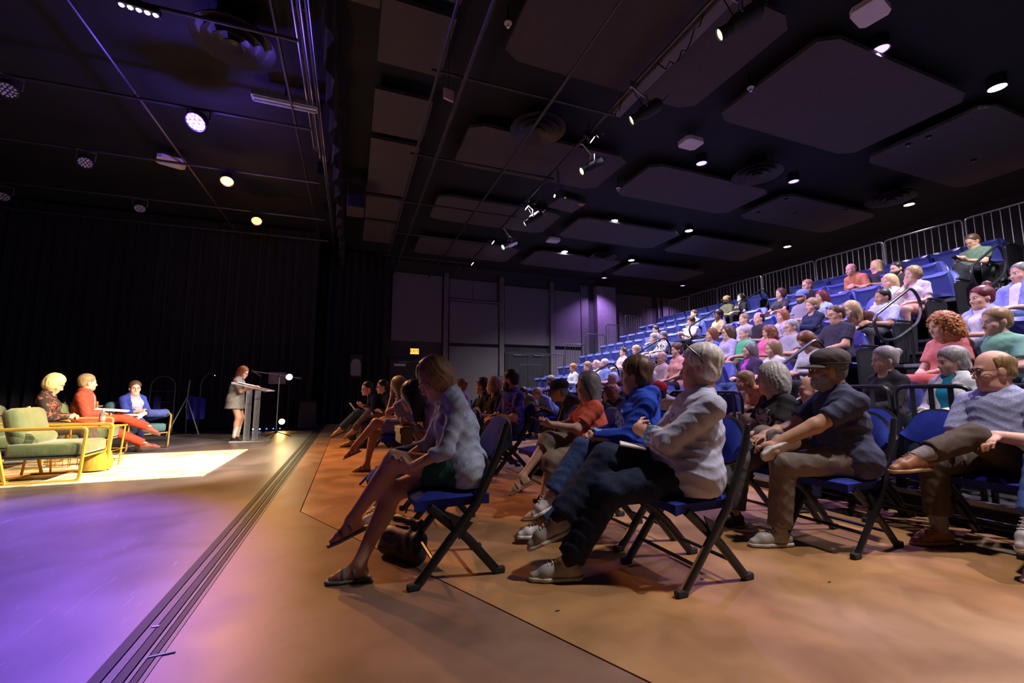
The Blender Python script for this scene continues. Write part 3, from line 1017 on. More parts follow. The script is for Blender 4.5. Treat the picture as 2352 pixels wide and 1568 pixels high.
# --- aisle loop handrails
def loop_rail(y, n, lab, dz=.3):
    t = thing('aisle_handrail', lab, 'handrail', (SX0 + RUN * n, y, deck_z(n) + dz), math.pi, 'looped aisle handrails')
    # local +x points down towards the stage
    pts = [(.55, 0, .50), (-.42, 0, 1.02), (-.62, 0, .78), (-.50, 0, .50), (.08, 0, .22), (.42, 0, .20)]
    MB().tube(rounded_path(pts, .17, 6, True), .020, 8, True).build('rail_loop', DARKSTEEL, t, True)
    MB().tube([(.28, 0, .20), (.28, 0, -.15 - dz)], .018, 8).build('post', BLACK, t)
    MB().tube([(-.30, 0, .42), (-.30, 0, -dz)], .018, 8).build('post', BLACK, t)
for i, n in enumerate((0, 2.4, 4.6, 6.6)):
    if i < 3:
        loop_rail(3.62, (0.15, 2.6, 5.6)[i], 'looped handrail in near aisle, %s' % ('lowest of three', 'middle one', 'highest one')[i], (.40, .28, .06)[i])
for i, n in enumerate((.25, 2.0, 4.0, 6.0)):
    loop_rail(8.25, n, 'looped handrail in far aisle, %s' % ('lowest of four', 'second up', 'third up', 'highest one')[i], (.35, .30, .30, .22)[i])

# --- guard rails
def guard(name, a, b, ztop, zbot_a, zbot_b, lab, pitch=.12, r=.018, br=.007, grp=None, m=DARKSTEEL, m2=DARKSTEEL, corner=.08, flat=None, bot=.09):
    a, b = Vector(a), Vector(b)
    d = (b - a)
    Ln = d.length
    t = thing(name, lab, 'guard rail', (a.x, a.y, 0), math.atan2(d.y, d.x), grp)
    MB().tube(rounded_path([(0, 0, zbot_a), (0, 0, ztop), (Ln, 0, ztop), (Ln, 0, zbot_b)], corner, 4), r, 8).build('frame', m, t, True)
    MB().tube([(0, 0, zbot_a + bot), (Ln, 0, zbot_b + bot)], r * .8, 6).build('bottom_rail', m, t)
    k = max(2, int(round(Ln / pitch)))
    bm_ = None
    for i in range(1, k):
        x = Ln * i / k
        if bm_ is None:
            mb = MB()
            if flat:
                mb.box((0, 0, (ztop + zbot_a + bot) / 2), (flat, .012, ztop - zbot_a - bot))
            else:
                mb.tube([(0, 0, zbot_a + bot), (0, 0, ztop)], br, 6)
            bm_ = mb.mesh('baluster', m2)
        o = link('baluster', bm_, t)
        o.location = (x, 0, 0)
    return t


LIGHTBAR = mat('grey_fence_bar', (.20, .19, .21), .35, .6, .1, 20)
# back fence along the top row
y = 3.0
k = 0
zb_ = deck_z(7)
for (ya, yb) in ((1.2, 2.9), (2.95, 4.58), (4.63, 6.0), (6.05, 7.58), (7.63, 9.2), (9.25, 10.9), (10.95, 12.2), (12.25, 13.3)):
    guard('back_fence', (11.6, ya, 0), (11.6, yb, 0), 4.5, zb_, zb_, 'barred fence panel behind the top row, %s from the right' % ORD[k], .125, .02, .010, 'fence panels behind the top row', LIGHTBAR, LIGHTBAR)
    k += 1
# stepped side rails at the far end
for n in range(NROW):
    guard('side_rail', (deck_x(n) + .04, YB - .02, 0), (deck_x(n + 1) - .02, YB - .02, 0), deck_z(n) + 1.27, deck_z(n), deck_z(n),
          'barred side rail at the far end of bleachers, %s step up' % ORD[n], .105, .016, .007, 'stepped side rails', DARKSTEEL, DARKSTEEL)
# front guard rail with flat bars in front of the first row
for i, (ya, yb) in enumerate(((.75, 1.80), (1.86, 2.36), (2.40, 2.82))):
    guard('front_rail', (4.50, ya, 0), (4.50, yb, 0), 1.06, .2, .2, ('black flat-barred rail before the near block, right end', 'black flat-barred rail before the white jacket, middle piece', 'black flat-barred rail before the black top, left piece')[i],
          .125, .02, .012, 'front guard rails', BLACK, BLACK, .09, .034)
for i, (ya, yb) in enumerate(((3.95, 5.2), (5.25, 6.5), (6.55, 7.8), (8.7, 10.2), (10.25, 11.75), (11.8, 13.2))):
    guard('front_rail', (4.50, ya, 0), (4.50, yb, 0), 1.0, .2, .2, 'black barred rail before the %s block, %s piece from the near end' % (('middle' if i < 3 else 'far'), ORD[i % 3]),
          .125, .02, .012, 'front guard rails', BLACK, BLACK, .09, .034)

# ================================================================== FOLDING CHAIRS
def chair_proto():
    t = thing('folding_chair', 'x', 'chair', (0, 0, 0), 0, 'blue padded folding chairs')
    for s in (-1, 1):
        y = s * .225
        MB().tube([(-.305, y, .83), (-.265, y, .70), (-.12, y, .40), (.21, y, .012)], [.019, .021, .021, .021], 8, flat=(.8, 1.25)).build('front_leg', BLACK, t, True)
        y2 = s * .20
        MB().tube([(.14, y2, .40), (-.08, y2, .21), (-.255, y2, .012)], .021, 8, flat=(.8, 1.25)).build('rear_leg', BLACK, t, True)
        MB().box((.22, y, .018), (.07, .034, .036), None, .008).build('foot_cap', RUBBER, t)
        MB().box((-.265, y2, .018), (.07, .034, .036), None, .008).build('foot_cap', RUBBER, t)
        MB().prism([(.05, .375), (-.10, .30), (-.02, .22)], -.004, .004, Matrix(((1, 0, 0, 0), (0, 0, 1, y), (0, 1, 0, 0), (0, 0, 0, 1)))).build('gusset', BLACK, t)
    MB().tube([(.12, -.225, .135), (.12, .225, .135)], .011, 6).build('cross_bar', BLACK, t)
    MB().tube([(-.175, -.2, .105), (-.175, .2, .105)], .011, 6).build('cross_bar', BLACK, t)
    def sfn(u, v):
        a, b = 2 * v - 1, 2 * u - 1
        return (.01 + b * .215, a * .215 * (1 - .08 * max(0, -b) ** 2), .44 + .03 * (1 - abs(a) ** 4) * (1 - abs(b) ** 4))
    MB().grid(sfn, 10, 10, .055).build('seat', BLUEVINYL, t, True)
    def bfn(off, g):
        def fn(u, v):
            a = 2 * u - 1
            zt = .865 + g - .17 * abs(a) ** 3
            zb = .60 - g + .08 * abs(a) ** 3
            z = zb + (zt - zb) * v
            return (-.235 - .09 * v - .03 * (1 - a * a) + off + (.02 * math.sin(math.pi * min(max(v, 0), 1)) * (1 - a ** 4) if off >= 0 else 0), a * (.212 + g), z)
        return fn
    MB().grid(bfn(.012, 0), 12, 8, .022).build('backrest', BLUEVINYL, t, True)
    MB().grid(bfn(-.014, .012), 12, 8, .01).build('back_shell', BLACKPL, t, True)
    return t


CHAIR = chair_proto()
CHAIR_USED = [False]


def put_chair(x, y, deg, lab):
    c = CHAIR if not CHAIR_USED[0] else copy_tree(CHAIR)
    CHAIR_USED[0] = True
    c.location = (x, y, 0)
    c.rotation_euler = (0, 0, R(deg))
    return tag(c, lab)


# ================================================================== STAGE FURNITURE
RUGM = mat('cream_woven_rug', (.82, .74, .58), .9, 0, kind='rug', col2=(.55, .40, .20), col3=(.66, .50, .27), bump=.3, bscale=90)
rug = MB().span((-6.2, 6.22, .0), (-1.62, 8.66, .012), .003).build('area_rug', RUGM)
tag(rug, 'cream rug with tan swirls under the stage chairs', 'rug')
GREENC = fabric('olive_green_velvet', (.10, .13, .055), rough=.6, sheen=.4, scale=9)
TEALC = fabric('teal_seat_fabric', (.05, .11, .13), rough=.6, scale=9)
WOODA = mat('honey_wood', (.42, .24, .09), .4, 0, .2, 14)


def lounge_chair(x, y, deg, lab, frame=GOLD, cush=GREENC):
    t = thing('lounge_chair', lab, 'armchair', (x, y, 0), R(deg), 'lounge chairs on the stage')
    for s in (-1, 1):
        yy = s * .33
        MB().tube(rounded_path([(-.34, yy, .015), (.36, yy, .015), (.385, yy, .60), (-.36, yy, .60)], .05, 4), .014, 6, flat=(1, 1.3)).build('arm_frame', frame, t, True)
        MB().tube([(-.24, yy, .015), (-.43, yy, .83)], .017, 6).build('rear_leg', frame, t, True)
        MB().tube([(-.36, yy, .6), (-.42, yy, .02)], .014, 6).build('rear_leg', frame, t, True)
    for xx in (-.30, .34):
        MB().tube([(xx, -.33, .27), (xx, .33, .27)], .014, 6).build('cross_bar', frame, t)
    MB().tube([(-.40, -.33, .75), (-.40, .33, .75)], .014, 6).build('cross_bar', frame, t)
    MB().tube([(-.34, -.33, .015), (-.34, .33, .015)], .012, 6).build('cross_bar', frame, t)
    MB().box((.03, 0, .36), (.66, .60, .15), None, .045).build('seat_cushion', cush, t, True)
    MB().box((.03, 0, .275), (.64, .58, .02)).build('seat_deck', mat('dark_green_piping', (.03, .04, .02), .8), t)
    Mb = T(-.27, 0, .62) @ Matrix.Rotation(R(-14), 4, 'Y')
    MB().box((0, 0, 0), (.17, .56, .42), Mb, .08).build('back_cushion', cush, t, True)
    MB().lathe([(.01, -.24), (.07, -.23), (.085, -.15), (.085, .15), (.07, .23), (.01, .24)], 14, T(-.16, 0, .48) @ Matrix.Rotation(R(90), 4, 'X')).build('bolster', cush, t, True)
    return t


lounge_chair(-3.20, 6.65, 3, 'empty yellow-framed lounge chair with olive cushions in front')
# wire side table with bottle
wt = thing('wire_side_table', 'yellow wire basket side table between the lounge chairs', 'side table', (-3.18, 7.28, 0))
for i in range(6):
    MB().box((0, -.2 + .08 * i, .55), (.62, .045, .018), None, .004).build('slat', GOLD, wt)
for sx in (-1, 1):
    for sy in (-1, 1):
        MB().tube([(sx * .29, sy * .2, .54), (sx * .26, sy * .18, .0)], .011, 6).build('leg', GOLD, wt)
for zz in (.10, .17, .24):
    MB().tube([(-.3, -.21, zz), (.3, -.21, zz), (.3, .21, zz), (-.3, .21, zz)], .005, 5, True).build('basket_wire', GOLD, wt)
for i in range(9):
    MB().tube([(-.28 + .07 * i, -.21, .08), (-.28 + .07 * i, -.21, .28)], .004, 5).build('basket_wire', GOLD, wt)
wbt = thing('water_bottle', 'clear plastic water bottle on the wire side table', 'bottle', (-3.05, 7.24, .559))
MB().lathe([(.001, 0), (.03, 0), (.033, .01), (.033, .05), (.030, .06), (.033, .07), (.033, .14), (.028, .17), (.013, .195), (.013, .205)], 16).build('bottle_body', mat('clear_pet', (.9, .92, .95), .05, trans=.9, var=0), wbt, True)
MB().lathe([(.0145, .205), (.0145, .222), (.012, .224)], 12).build('cap', WHITEPL, wbt, True)
MB().lathe([(.0335, .075), (.0335, .13)], 16).build('label', mat('bottle_label', (.65, .25, .22), .5), wbt, True)
bag = thing('tote_bag', 'crumpled yellow bag on the rug beside the blond woman', 'bag', (-2.98, 7.05, .012))
MB().lathe([(.05, 0), (.15, .02), (.165, .10), (.14, .2), (.12, .26), (.09, .27)], 12).build('bag_body', fabric('mustard_bag', (.45, .27, .04)), bag, True)
MB().tube([(-.08, 0, .25), (-.06, 0, .38), (.06, 0, .38), (.08, 0, .25)], .008, 6).build('handle', GOLD, bag)

# acrylic lectern
lc = thing('lectern', 'clear acrylic lectern in front of the woman speaking', 'lectern', (-1.86, 10.12, 0), R(-8))
MB().box((0, 0, .012), (.62, .42, .018), None, .004).build('base_plate', ACRYL, lc)
MB().box((-.08, .0, .52), (.02, .28, 1.0)).build('post_panel', ACRYL, lc)
MB().box((.08, .0, .52), (.02, .28, 1.0)).build('post_panel', ACRYL, lc)
MB().box((0, -.02, 1.09), (.66, .46, .016), Matrix.Identity(4) @ T(0, 0, 1.09) @ Matrix.Rotation(R(14), 4, 'Y') @ T(0, 0, -1.09), .004).build('reading_top', ACRYL, lc)
MB().box((.0, -.24, 1.08), (.66, .012, .05), T(0, 0, 1.09) @ Matrix.Rotation(R(14), 4, 'Y') @ T(0, 0, -1.09)).build('paper_stop', ACRYL, lc)
for yy in (-.25, .21):
    MB().box((0, yy, 1.09), (.67, .014, .02), T(0, 0, 1.09) @ Matrix.Rotation(R(14), 4, 'Y') @ T(0, 0, -1.09)).build('top_edge', ACRYLE, lc)
for xx in (-.33, .33):
    MB().box((xx, -.02, 1.09), (.014, .47, .02), T(0, 0, 1.09) @ Matrix.Rotation(R(14), 4, 'Y') @ T(0, 0, -1.09)).build('top_edge', ACRYLE, lc)
for xx in (-.08, .08):
    for yy in (-.14, .14):
        MB().box((xx, yy, .52), (.02, .004, 1.0)).build('post_edge', ACRYL, lc)
MB().box((0, -.21, .012), (.62, .008, .02)).build('base_edge', ACRYLE, lc)
sh = MB().box((0, 0, 0), (.30, .22, .006), T(-1.98, 10.10, 1.145) @ RZ(R(-8)) @ Matrix.Rotation(R(14), 4, 'Y')).build('speech_sheets', PAPER)
tag(sh, 'white sheets of paper lying on the lectern top', 'paper')
# boom microphone stand
ms = thing('microphone_stand', 'black boom microphone stand reaching over the lectern', 'microphone stand', (-1.48, 10.62, 0))
for a in (20, 140, 260):
    MB().tube([(0, 0, .13), (.30 * math.cos(R(a)), .30 * math.sin(R(a)), .012)], .010, 6).build('leg', BLACK, ms)
MB().tube([(0, 0, .08), (0, 0, 1.33)], .011, 8).build('pole', STEEL, ms)
MB().lathe([(.022, .1), (.026, .14), (.02, .19)], 10).lathe([(.022, 1.30), (.026, 1.33), (.022, 1.37)], 10).build('clutch', BLACKPL, ms, True)
MB().tube([(.40, .03, 1.29), (-.46, -.06, 1.42)], .008, 6).build('boom_arm', STEEL, ms)
MB().lathe([(.02, -.10), (.02, .03)], 10, T(.40, .03, 1.29) @ aim((1, 0, -.12))).build('counterweight', BLACKPL, ms, True)
mc = MB().lathe([(.010, -.16), (.014, -.02), (.02, 0), (.026, .03), (.022, .055), (.008, .07)], 12, T(-.48, -.06, 1.41) @ aim((-.75, 0, .5))).build('microphone', BLACKPL, ms, True)
# box speaker on the stage floor at the back
def speaker_box(x, y, z, s, lab, rot, grille, stand=None):
    t = thing('loudspeaker', lab, 'loudspeaker', (x, y, z), R(rot))
    MB().box((0, 0, s[2] / 2), s, None, .03).build('cabinet', BLACKPL, t)
    MB().box((0, -s[1] / 2 - .004, s[2] * .5), (s[0] * .84, .012, s[2] * .86), None, .03).build('grille', grille, t)
    return t
speaker_box(-1.05, 12.6, 0, (.40, .38, .72), 'dark box loudspeaker standing on floor at the stage end', 8, mat('dark_grille', (.03, .03, .032), .6))
ls = thing('wall_loudspeaker', 'black loudspeaker with pale rounded grille beside the exit door', 'loudspeaker', (.10, 14.15, 1.40), R(8))
MB().box((0, 0, .36), (.38, .32, .76), None, .04).build('cabinet', BLACKPL, ls)
pp = rounded_path([(-.15, .06, 0), (.15, .06, 0), (.15, .45, 0), (.08, .58, 0), (-.08, .58, 0), (-.15, .45, 0)], .07, 4, True)
MB().prism([(p.x, p.y) for p in pp], .16, .175, Matrix(((1, 0, 0, 0), (0, 0, -1, 0), (0, 1, 0, 0), (0, 0, 0, 1)))).build('grille', mat('pale_grille', (.26, .25, .26), .6, 0, .3, 150), ls)
MB().box((0, -.165, .67), (.26, .01, .08), None, .01).build('horn', BLACK, ls)
MB().tube([(0, 0, 0), (0, 0, -1.3)], .018, 8).build('stand_pole', BLACK, ls)
for a in (30, 150, 270):
    MB().tube([(0, 0, -1.0), (.4 * math.cos(R(a)), .4 * math.sin(R(a)), -1.39)], .012, 6).build('stand_leg', BLACK, ls)
# arched racks at the stage back left
def rack(x, y, deg, lab, shade):
    t = thing('arched_rack', lab, 'rack', (x, y, 0), R(deg), 'arched tube racks at the back of the stage')
    MB().tube([(-.24, 0, .08)] + [(-.24 * math.cos(a), 0, 1.10 + .24 * math.sin(a)) for a in [math.pi * k / 10 for k in range(11)]] + [(.24, 0, .08)], .012, 6).build('arch_tube', STEEL, t, True)
    for zz in (.25, .5, .75, 1.0):
        MB().tube([(-.24, 0, zz), (.24, 0, zz)], .006, 5).build('shelf_bar', STEEL, t)
    MB().box((0, .1, .25), (.44, .24, .02)).box((0, .1, .62), (.44, .24, .02)).build('shelf', BLACKPL, t)
    for sx in (-1, 1):
        MB().box((sx * .24, .05, .05), (.03, .4, .03)).lathe([(.035, -.012), (.035, .012)], 10, T(sx * .24, -.12, .036) @ Matrix.Rotation(R(90), 4, 'Y')).build('wheel_foot', BLACKPL, t)
    if shade:
        MB().box((-.08, -.02, .62), (.14, .06, .5), None, .02).build('hung_cloth', shade, t)
rack(-7.1, 10.0, 20, 'arched metal rack with teal cloth at the far left', fabric('teal_cloth', (.08, .30, .32)))
rack(-6.35, 10.5, 12, 'arched metal rack behind the blond woman', None)
rack(-4.05, 12.1, -5, 'arched metal rack behind the woman in the blue blazer', fabric('blue_cloth', (.03, .04, .22)))
# tripod with blue drape and little lamp
tp = thing('tripod_stand', 'pale metal tripod with blue drape behind the blue blazer', 'tripod', (-3.55, 12.0, 0))
for a in (100, 220, 340):
    MB().tube([(0, 0, .85), (.34 * math.cos(R(a)), .34 * math.sin(R(a)), .01)], .011, 6).build('leg', mat('pale_aluminium', (.55, .65, .66), .3, .6), tp)
MB().tube([(0, 0, .6), (.03, 0, 1.25)], .012, 6).build('pole', mat('pale_aluminium', (.55, .65, .66), .3, .6), tp)
MB().grid(lambda u, v: (.02 + .34 * u, .05 + .03 * math.sin(u * 14), .35 + .55 * v - .08 * u * v), 12, 4, .006).build('drape', fabric('royal_blue_drape', (.04, .04, .38)), tp, True)
gl = thing('gooseneck_lamp', 'little lit gooseneck lamp glowing beside the tripod', 'lamp', (-3.35, 12.2, 0))
MB().tube(rounded_path([(0, 0, .02), (0, 0, 1.25), (.16, 0, 1.45), (.24, 0, 1.40)], .1), .007, 6).build('neck', STEEL, gl)
MB().lathe([(.1, 0), (.1, .02), (.02, .03)], 14).build('base', BLACKPL, gl)
MB().lathe([(.012, 0), (.028, .05), (.03, .06)], 10, T(.24, 0, 1.41) @ aim((.5, -.5, -.5))).build('shade', BLACKPL, gl, True)
MB().lathe([(.026, .055), (.01, .06)], 10, T(.24, 0, 1.41) @ aim((.5, -.5, -.5))).build('bulb', lens_mat('goose', (1.0, .9, .6), 12), gl, True)
# ================================================================== PEOPLE: smooth signed-distance bodies turned into one mesh each
f32 = np.float32


def V(*a):
    return np.array(a if len(a) > 1 else a[0], dtype=float)


def unit(v):
    v = np.asarray(v, float)
    n = np.linalg.norm(v)
    return v / n if n > 1e-9 else np.array([0, 0, 1.])


class Sdf:
    def __init__(s):
        s.ops = []

    def cone(s, a, b, ra, rb, k=.03, wide=None, cut=None, mode='U', cut0=None):
        """tapered capsule a->b; wide=(axis, factor) stretches it along an axis; cut/cut0: flat end at b / at a"""
        a, b = V(a), V(b)
        pad = max(ra, rb) * (max(wide[1], 1) if wide else 1) + .01
        lo, hi = np.minimum(a, b) - pad, np.maximum(a, b) + pad
        if wide:
            u = unit(wide[0])
            q = 1 - 1.0 / wide[1]
        ab = b - a
        d_ = unit(ab)

        def fn(X, Y, Z):
            x, y, z = X - a[0], Y - a[1], Z - a[2]
            bx, by, bz = ab
            if cut or cut0:
                al = x * d_[0] + y * d_[1] + z * d_[2]
            if wide:
                t_ = (x * u[0] + y * u[1] + z * u[2]) * q
                x, y, z = x - u[0] * t_, y - u[1] * t_, z - u[2] * t_
                w_ = (ab @ u) * q
                bx, by, bz = bx - u[0] * w_, by - u[1] * w_, bz - u[2] * w_
            L2 = max(bx * bx + by * by + bz * bz, 1e-9)
            t = np.clip((x * bx + y * by + z * bz) / L2, 0, 1)
            d = np.sqrt((x - bx * t) ** 2 + (y - by * t) ** 2 + (z - bz * t) ** 2) - (ra + (rb - ra) * t)
            if cut:
                d = np.maximum(d, al - np.linalg.norm(ab))
            if cut0:
                d = np.maximum(d, -al)
            return d
        s.ops.append((mode, lo, hi, fn, k))
        return s

    def ell(s, c, r, k=.03, M=None, o=None, mode='U', extra=None):
        """ellipsoid; M (3x3, columns = local axes in parent space) and o place it in a turned frame"""
        c, r = V(c), V(r)
        if M is None:
            cen = c
            ext = r + .01
        else:
            cen = o + M @ c
            ext = np.full(3, r.max() + .01)
        lo, hi = cen - ext, cen + ext

        def fn(X, Y, Z):
            x, y, z = X - cen[0], Y - cen[1], Z - cen[2]
            if M is not None:
                x, y, z = (M[0, 0] * x + M[1, 0] * y + M[2, 0] * z, M[0, 1] * x + M[1, 1] * y + M[2, 1] * z, M[0, 2] * x + M[1, 2] * y + M[2, 2] * z)
            k0 = np.sqrt((x / r[0]) ** 2 + (y / r[1]) ** 2 + (z / r[2]) ** 2)
            k1 = np.sqrt((x / r[0] ** 2) ** 2 + (y / r[1] ** 2) ** 2 + (z / r[2] ** 2) ** 2) + 1e-6
            d = k0 * (k0 - 1) / k1
            if extra is not None:
                d = extra(d, x + c[0] if M is not None else x, y + c[1] if M is not None else y, z + c[2] if M is not None else z)
            return d
        s.ops.append((mode, lo, hi, fn, k))
        return s

    def plane(s, p, n, k=.004, lo=None, hi=None):
        """keep only the side of the plane opposite to n (within a box if given)"""
        p, n = V(p), unit(n)

        def fn(X, Y, Z):
            return -((X - p[0]) * n[0] + (Y - p[1]) * n[1] + (Z - p[2]) * n[2])
        s.ops.append(('S', lo, hi, fn, k))
        return s

    def mesh(s, vox, disp=None, fine=None):
        """fine = (lo, hi, vox2): a box (the head) that gets smaller cells"""
        los = np.array([o[1] for o in s.ops if o[0] == 'U'])
        his = np.array([o[2] for o in s.ops if o[0] == 'U'])
        lo_, hi_ = los.min(0) - 2 * vox, his.max(0) + 2 * vox
        ax = []
        for i in range(3):
            if fine is None:
                a = lo_[i] + vox * np.arange(int(np.ceil((hi_[i] - lo_[i]) / vox)) + 1)
            else:
                f0, f1 = max(fine[0][i], lo_[i] + vox), min(fine[1][i], hi_[i] - vox)
                n1 = max(1, int(np.ceil((f0 - lo_[i]) / vox)))
                n2 = max(1, int(np.ceil((f1 - f0) / fine[2])))
                n3 = max(1, int(np.ceil((hi_[i] - f1) / vox)))
                a = np.concatenate([np.linspace(lo_[i], f0, n1 + 1), np.linspace(f0, f1, n2 + 1)[1:], np.linspace(f1, hi_[i], n3 + 1)[1:]])
            ax.append(a.astype(f32))
        n = np.array([len(a) for a in ax])
        F = np.full(n, .5, f32)
        for mode, lo, hi, fn, k in s.ops:
            if lo is None:
                i0, i1 = np.zeros(3, int), n
            else:
                m = k + vox
                i0 = np.array([np.searchsorted(ax[i], lo[i] - m) for i in range(3)])
                i1 = np.array([np.searchsorted(ax[i], hi[i] + m) for i in range(3)])
                i0 = np.clip(i0 - 1, 0, n - 1)
                i1 = np.clip(i1 + 1, 1, n)
            sl = tuple(slice(a, b) for a, b in zip(i0, i1))
            d = fn(ax[0][i0[0]:i1[0], None, None], ax[1][None, i0[1]:i1[1], None], ax[2][None, None, i0[2]:i1[2]])
            f = F[sl]
            if mode == 'U':
                h = np.maximum(k - np.abs(f - d), 0) / k
                F[sl] = np.minimum(f, d) - h * h * (k * .25)
            else:
                d = -d
                h = np.maximum(k - np.abs(f - d), 0) / k
                F[sl] = np.maximum(f, d) + h * h * (k * .25)
        if disp is not None:
            msk = np.abs(F) < .03
            I = np.nonzero(msk)
            F[msk] += disp(ax[0][I[0]], ax[1][I[1]], ax[2][I[2]])
        F[0], F[-1], F[:, 0], F[:, -1], F[:, :, 0], F[:, :, -1] = .5, .5, .5, .5, .5, .5
        return surface_nets(F, ax)


_C8 = [(i, j, k) for i in (0, 1) for j in (0, 1) for k in (0, 1)]
_E12 = [(a, b) for a in range(8) for b in range(a + 1, 8) if sum(abs(_C8[a][q] - _C8[b][q]) for q in range(3)) == 1]


def surface_nets(F, ax):
    S = F < 0
    n = F.shape
    cnt = np.zeros((n[0] - 1, n[1] - 1, n[2] - 1), np.int8)
    for i, j, k in _C8:
        cnt += S[i:n[0] - 1 + i, j:n[1] - 1 + j, k:n[2] - 1 + k]
    act = (cnt > 0) & (cnt < 8)
    ix = np.nonzero(act)
    m = len(ix[0])
    idx = np.full(act.shape, -1, np.int32)
    idx[ix] = np.arange(m)
    fv = [F[ix[0] + i, ix[1] + j, ix[2] + k] for i, j, k in _C8]
    acc = np.zeros((m, 3))
    num = np.zeros(m)
    for a, b in _E12:
        fa, fb = fv[a], fv[b]
        c = (fa < 0) != (fb < 0)
        t = np.where(c, fa / np.where(np.abs(fa - fb) < 1e-12, 1, fa - fb), 0)
        pa, pb = np.array(_C8[a], float), np.array(_C8[b], float)
        acc += (pa[None] + t[:, None] * (pb - pa)[None]) * c[:, None]
        num += c
    G = np.stack(ix, 1) + acc / np.maximum(num, 1)[:, None]
    P = np.stack([np.interp(G[:, i], np.arange(len(ax[i])), ax[i].astype(float)) for i in range(3)], 1)
    quads = []
    for axis in range(3):
        o1, o2 = [(1, 2), (2, 0), (0, 1)][axis]
        A = [slice(None)] * 3
        B = [slice(None)] * 3
        A[axis] = slice(0, n[axis] - 1)
        B[axis] = slice(1, n[axis])
        for q in (o1, o2):
            A[q] = slice(1, n[q] - 1)
            B[q] = slice(1, n[q] - 1)
        sa, sb = S[tuple(A)], S[tuple(B)]
        for flip, c in ((False, sa & ~sb), (True, ~sa & sb)):
            I = np.stack(np.nonzero(c), 1)
            if not len(I):
                continue
            base = I.copy()
            base[:, o1] += 1
            base[:, o2] += 1
            vs = []
            for d1, d2 in ((-1, -1), (0, -1), (0, 0), (-1, 0)):
                q = base.copy()
                q[:, o1] += d1
                q[:, o2] += d2
                vs.append(idx[q[:, 0], q[:, 1], q[:, 2]])
            Q = np.stack(vs, 1)
            quads.append(Q[:, ::-1] if flip else Q)
    Q = np.concatenate(quads) if quads else np.zeros((0, 4), int)
    Q = Q[(Q >= 0).all(1)]
    return P, Q


NTRI = [0]


def np_mesh(name, PQ, m):
    P, Q = PQ
    me = bpy.data.meshes.new(name)
    me.vertices.add(len(P))
    me.vertices.foreach_set('co', P.astype(np.float32).ravel())
    me.loops.add(Q.size)
    me.loops.foreach_set('vertex_index', Q.astype(np.int32).ravel())
    me.polygons.add(len(Q))
    me.polygons.foreach_set('loop_start', np.arange(0, Q.size, 4, dtype=np.int32))
    me.polygons.foreach_set('loop_total', np.full(len(Q), 4, np.int32))
    me.polygons.foreach_set('use_smooth', np.ones(len(Q), bool))
    me.materials.append(m)
    me.update(calc_edges=True)
    NTRI[0] += 2 * len(Q)
    return me


def folds(amp, seed=0.0, fx=34.0):
    def d(x, y, z):
        a = np.sin(fx * (z + .35 * x) + 2.4 * np.sin(.35 * fx * x + seed) + 1.9 * np.sin(.3 * fx * y + 2 * seed))
        b = np.sin(.7 * fx * x - .8 * fx * z + .5 * fx * y + 2.0 * np.sin(.45 * fx * y + seed) + seed)
        a, b = 1 - 2 * np.abs(a) ** .7, 1 - 2 * np.abs(b) ** .7
        m = .5 + .5 * np.sin(9 * x + 7 * z + seed * 3) * np.sin(8 * y + 6 * z - seed)
        return -(a * m + b * (1 - m)) * amp * .9
    return d


def hairdisp(amp, c, M, freq=60., curl=0.):
    def d(x, y, z):
        X, Y, Z = x - c[0], y - c[1], z - c[2]
        lx = M[0, 0] * X + M[1, 0] * Y + M[2, 0] * Z
        ly = M[0, 1] * X + M[1, 1] * Y + M[2, 1] * Z
        lz = M[0, 2] * X + M[1, 2] * Y + M[2, 2] * Z
        an = np.arctan2(ly, lx + 1e-6)
        r = np.sin(an * freq * .35 + 2.5 * np.sin(lz * 30) + 3 * np.sin(an * 4.0))
        if curl:
            r = r * (1 - curl) + curl * 1.8 * np.sin(lx * 150 + 2 * np.sin(lz * 80)) * np.sin(ly * 140 + 2 * np.sin(lx * 90)) * np.sin(lz * 120 + ly * 40)
        return r * amp
    return d


def ik(a, b, l1, l2, hint):
    a, b = V(a), V(b)
    d = b - a
    L = min(np.linalg.norm(d), (l1 + l2) * .999)
    u = unit(d)
    x = (l1 * l1 - l2 * l2 + L * L) / (2 * L)
    h = math.sqrt(max(l1 * l1 - x * x, 0))
    hv = V(hint) - u * (V(hint) @ u)
    return a + u * x + unit(hv) * h, a + u * L


def rotm(yaw, pitch, roll):
    """columns: local x (face forward), y (left), z (up); pitch>0 looks down"""
    cy, sy = math.cos(yaw), math.sin(yaw)
    Y = np.array([[cy, -sy, 0], [sy, cy, 0], [0, 0, 1.]])
    cp, sp_ = math.cos(pitch), math.sin(pitch)
    P = np.array([[cp, 0, sp_], [0, 1, 0], [-sp_, 0, cp]])
    cr, sr = math.cos(roll), math.sin(roll)
    Rr = np.array([[1, 0, 0], [0, cr, -sr], [0, sr, cr]])
    return Y @ P @ Rr


SKINS = {'fair': (.60, .36, .27), 'pink': (.62, .34, .26), 'tan': (.46, .26, .17), 'warm': (.54, .30, .20), 'brown': (.17, .085, .05), 'olive': (.40, .23, .14)}
HAIRC = {'brown': (.085, .045, .025), 'dark': (.022, .014, .012), 'grey': (.32, .30, .29), 'white': (.66, .63, .60), 'blond': (.55, .38, .18), 'red': (.30, .10, .035),
         'auburn': (.17, .06, .025), 'darkblond': (.30, .19, .09), 'saltpepper': (.16, .145, .14), 'darkred': (.12, .02, .03), 'ginger': (.42, .16, .05), 'gold': (.75, .52, .22)}


def smat(t):
    return mat('skin_' + t, SKINS[t], .5, 0, .08, 40, bump=.08, bscale=300, spec=.35)


def hmat(t):
    return mat('hair_' + t, HAIRC[t], .45, 0, kind='strands', scale=30, spec=.4, bump=.12, bscale=90)


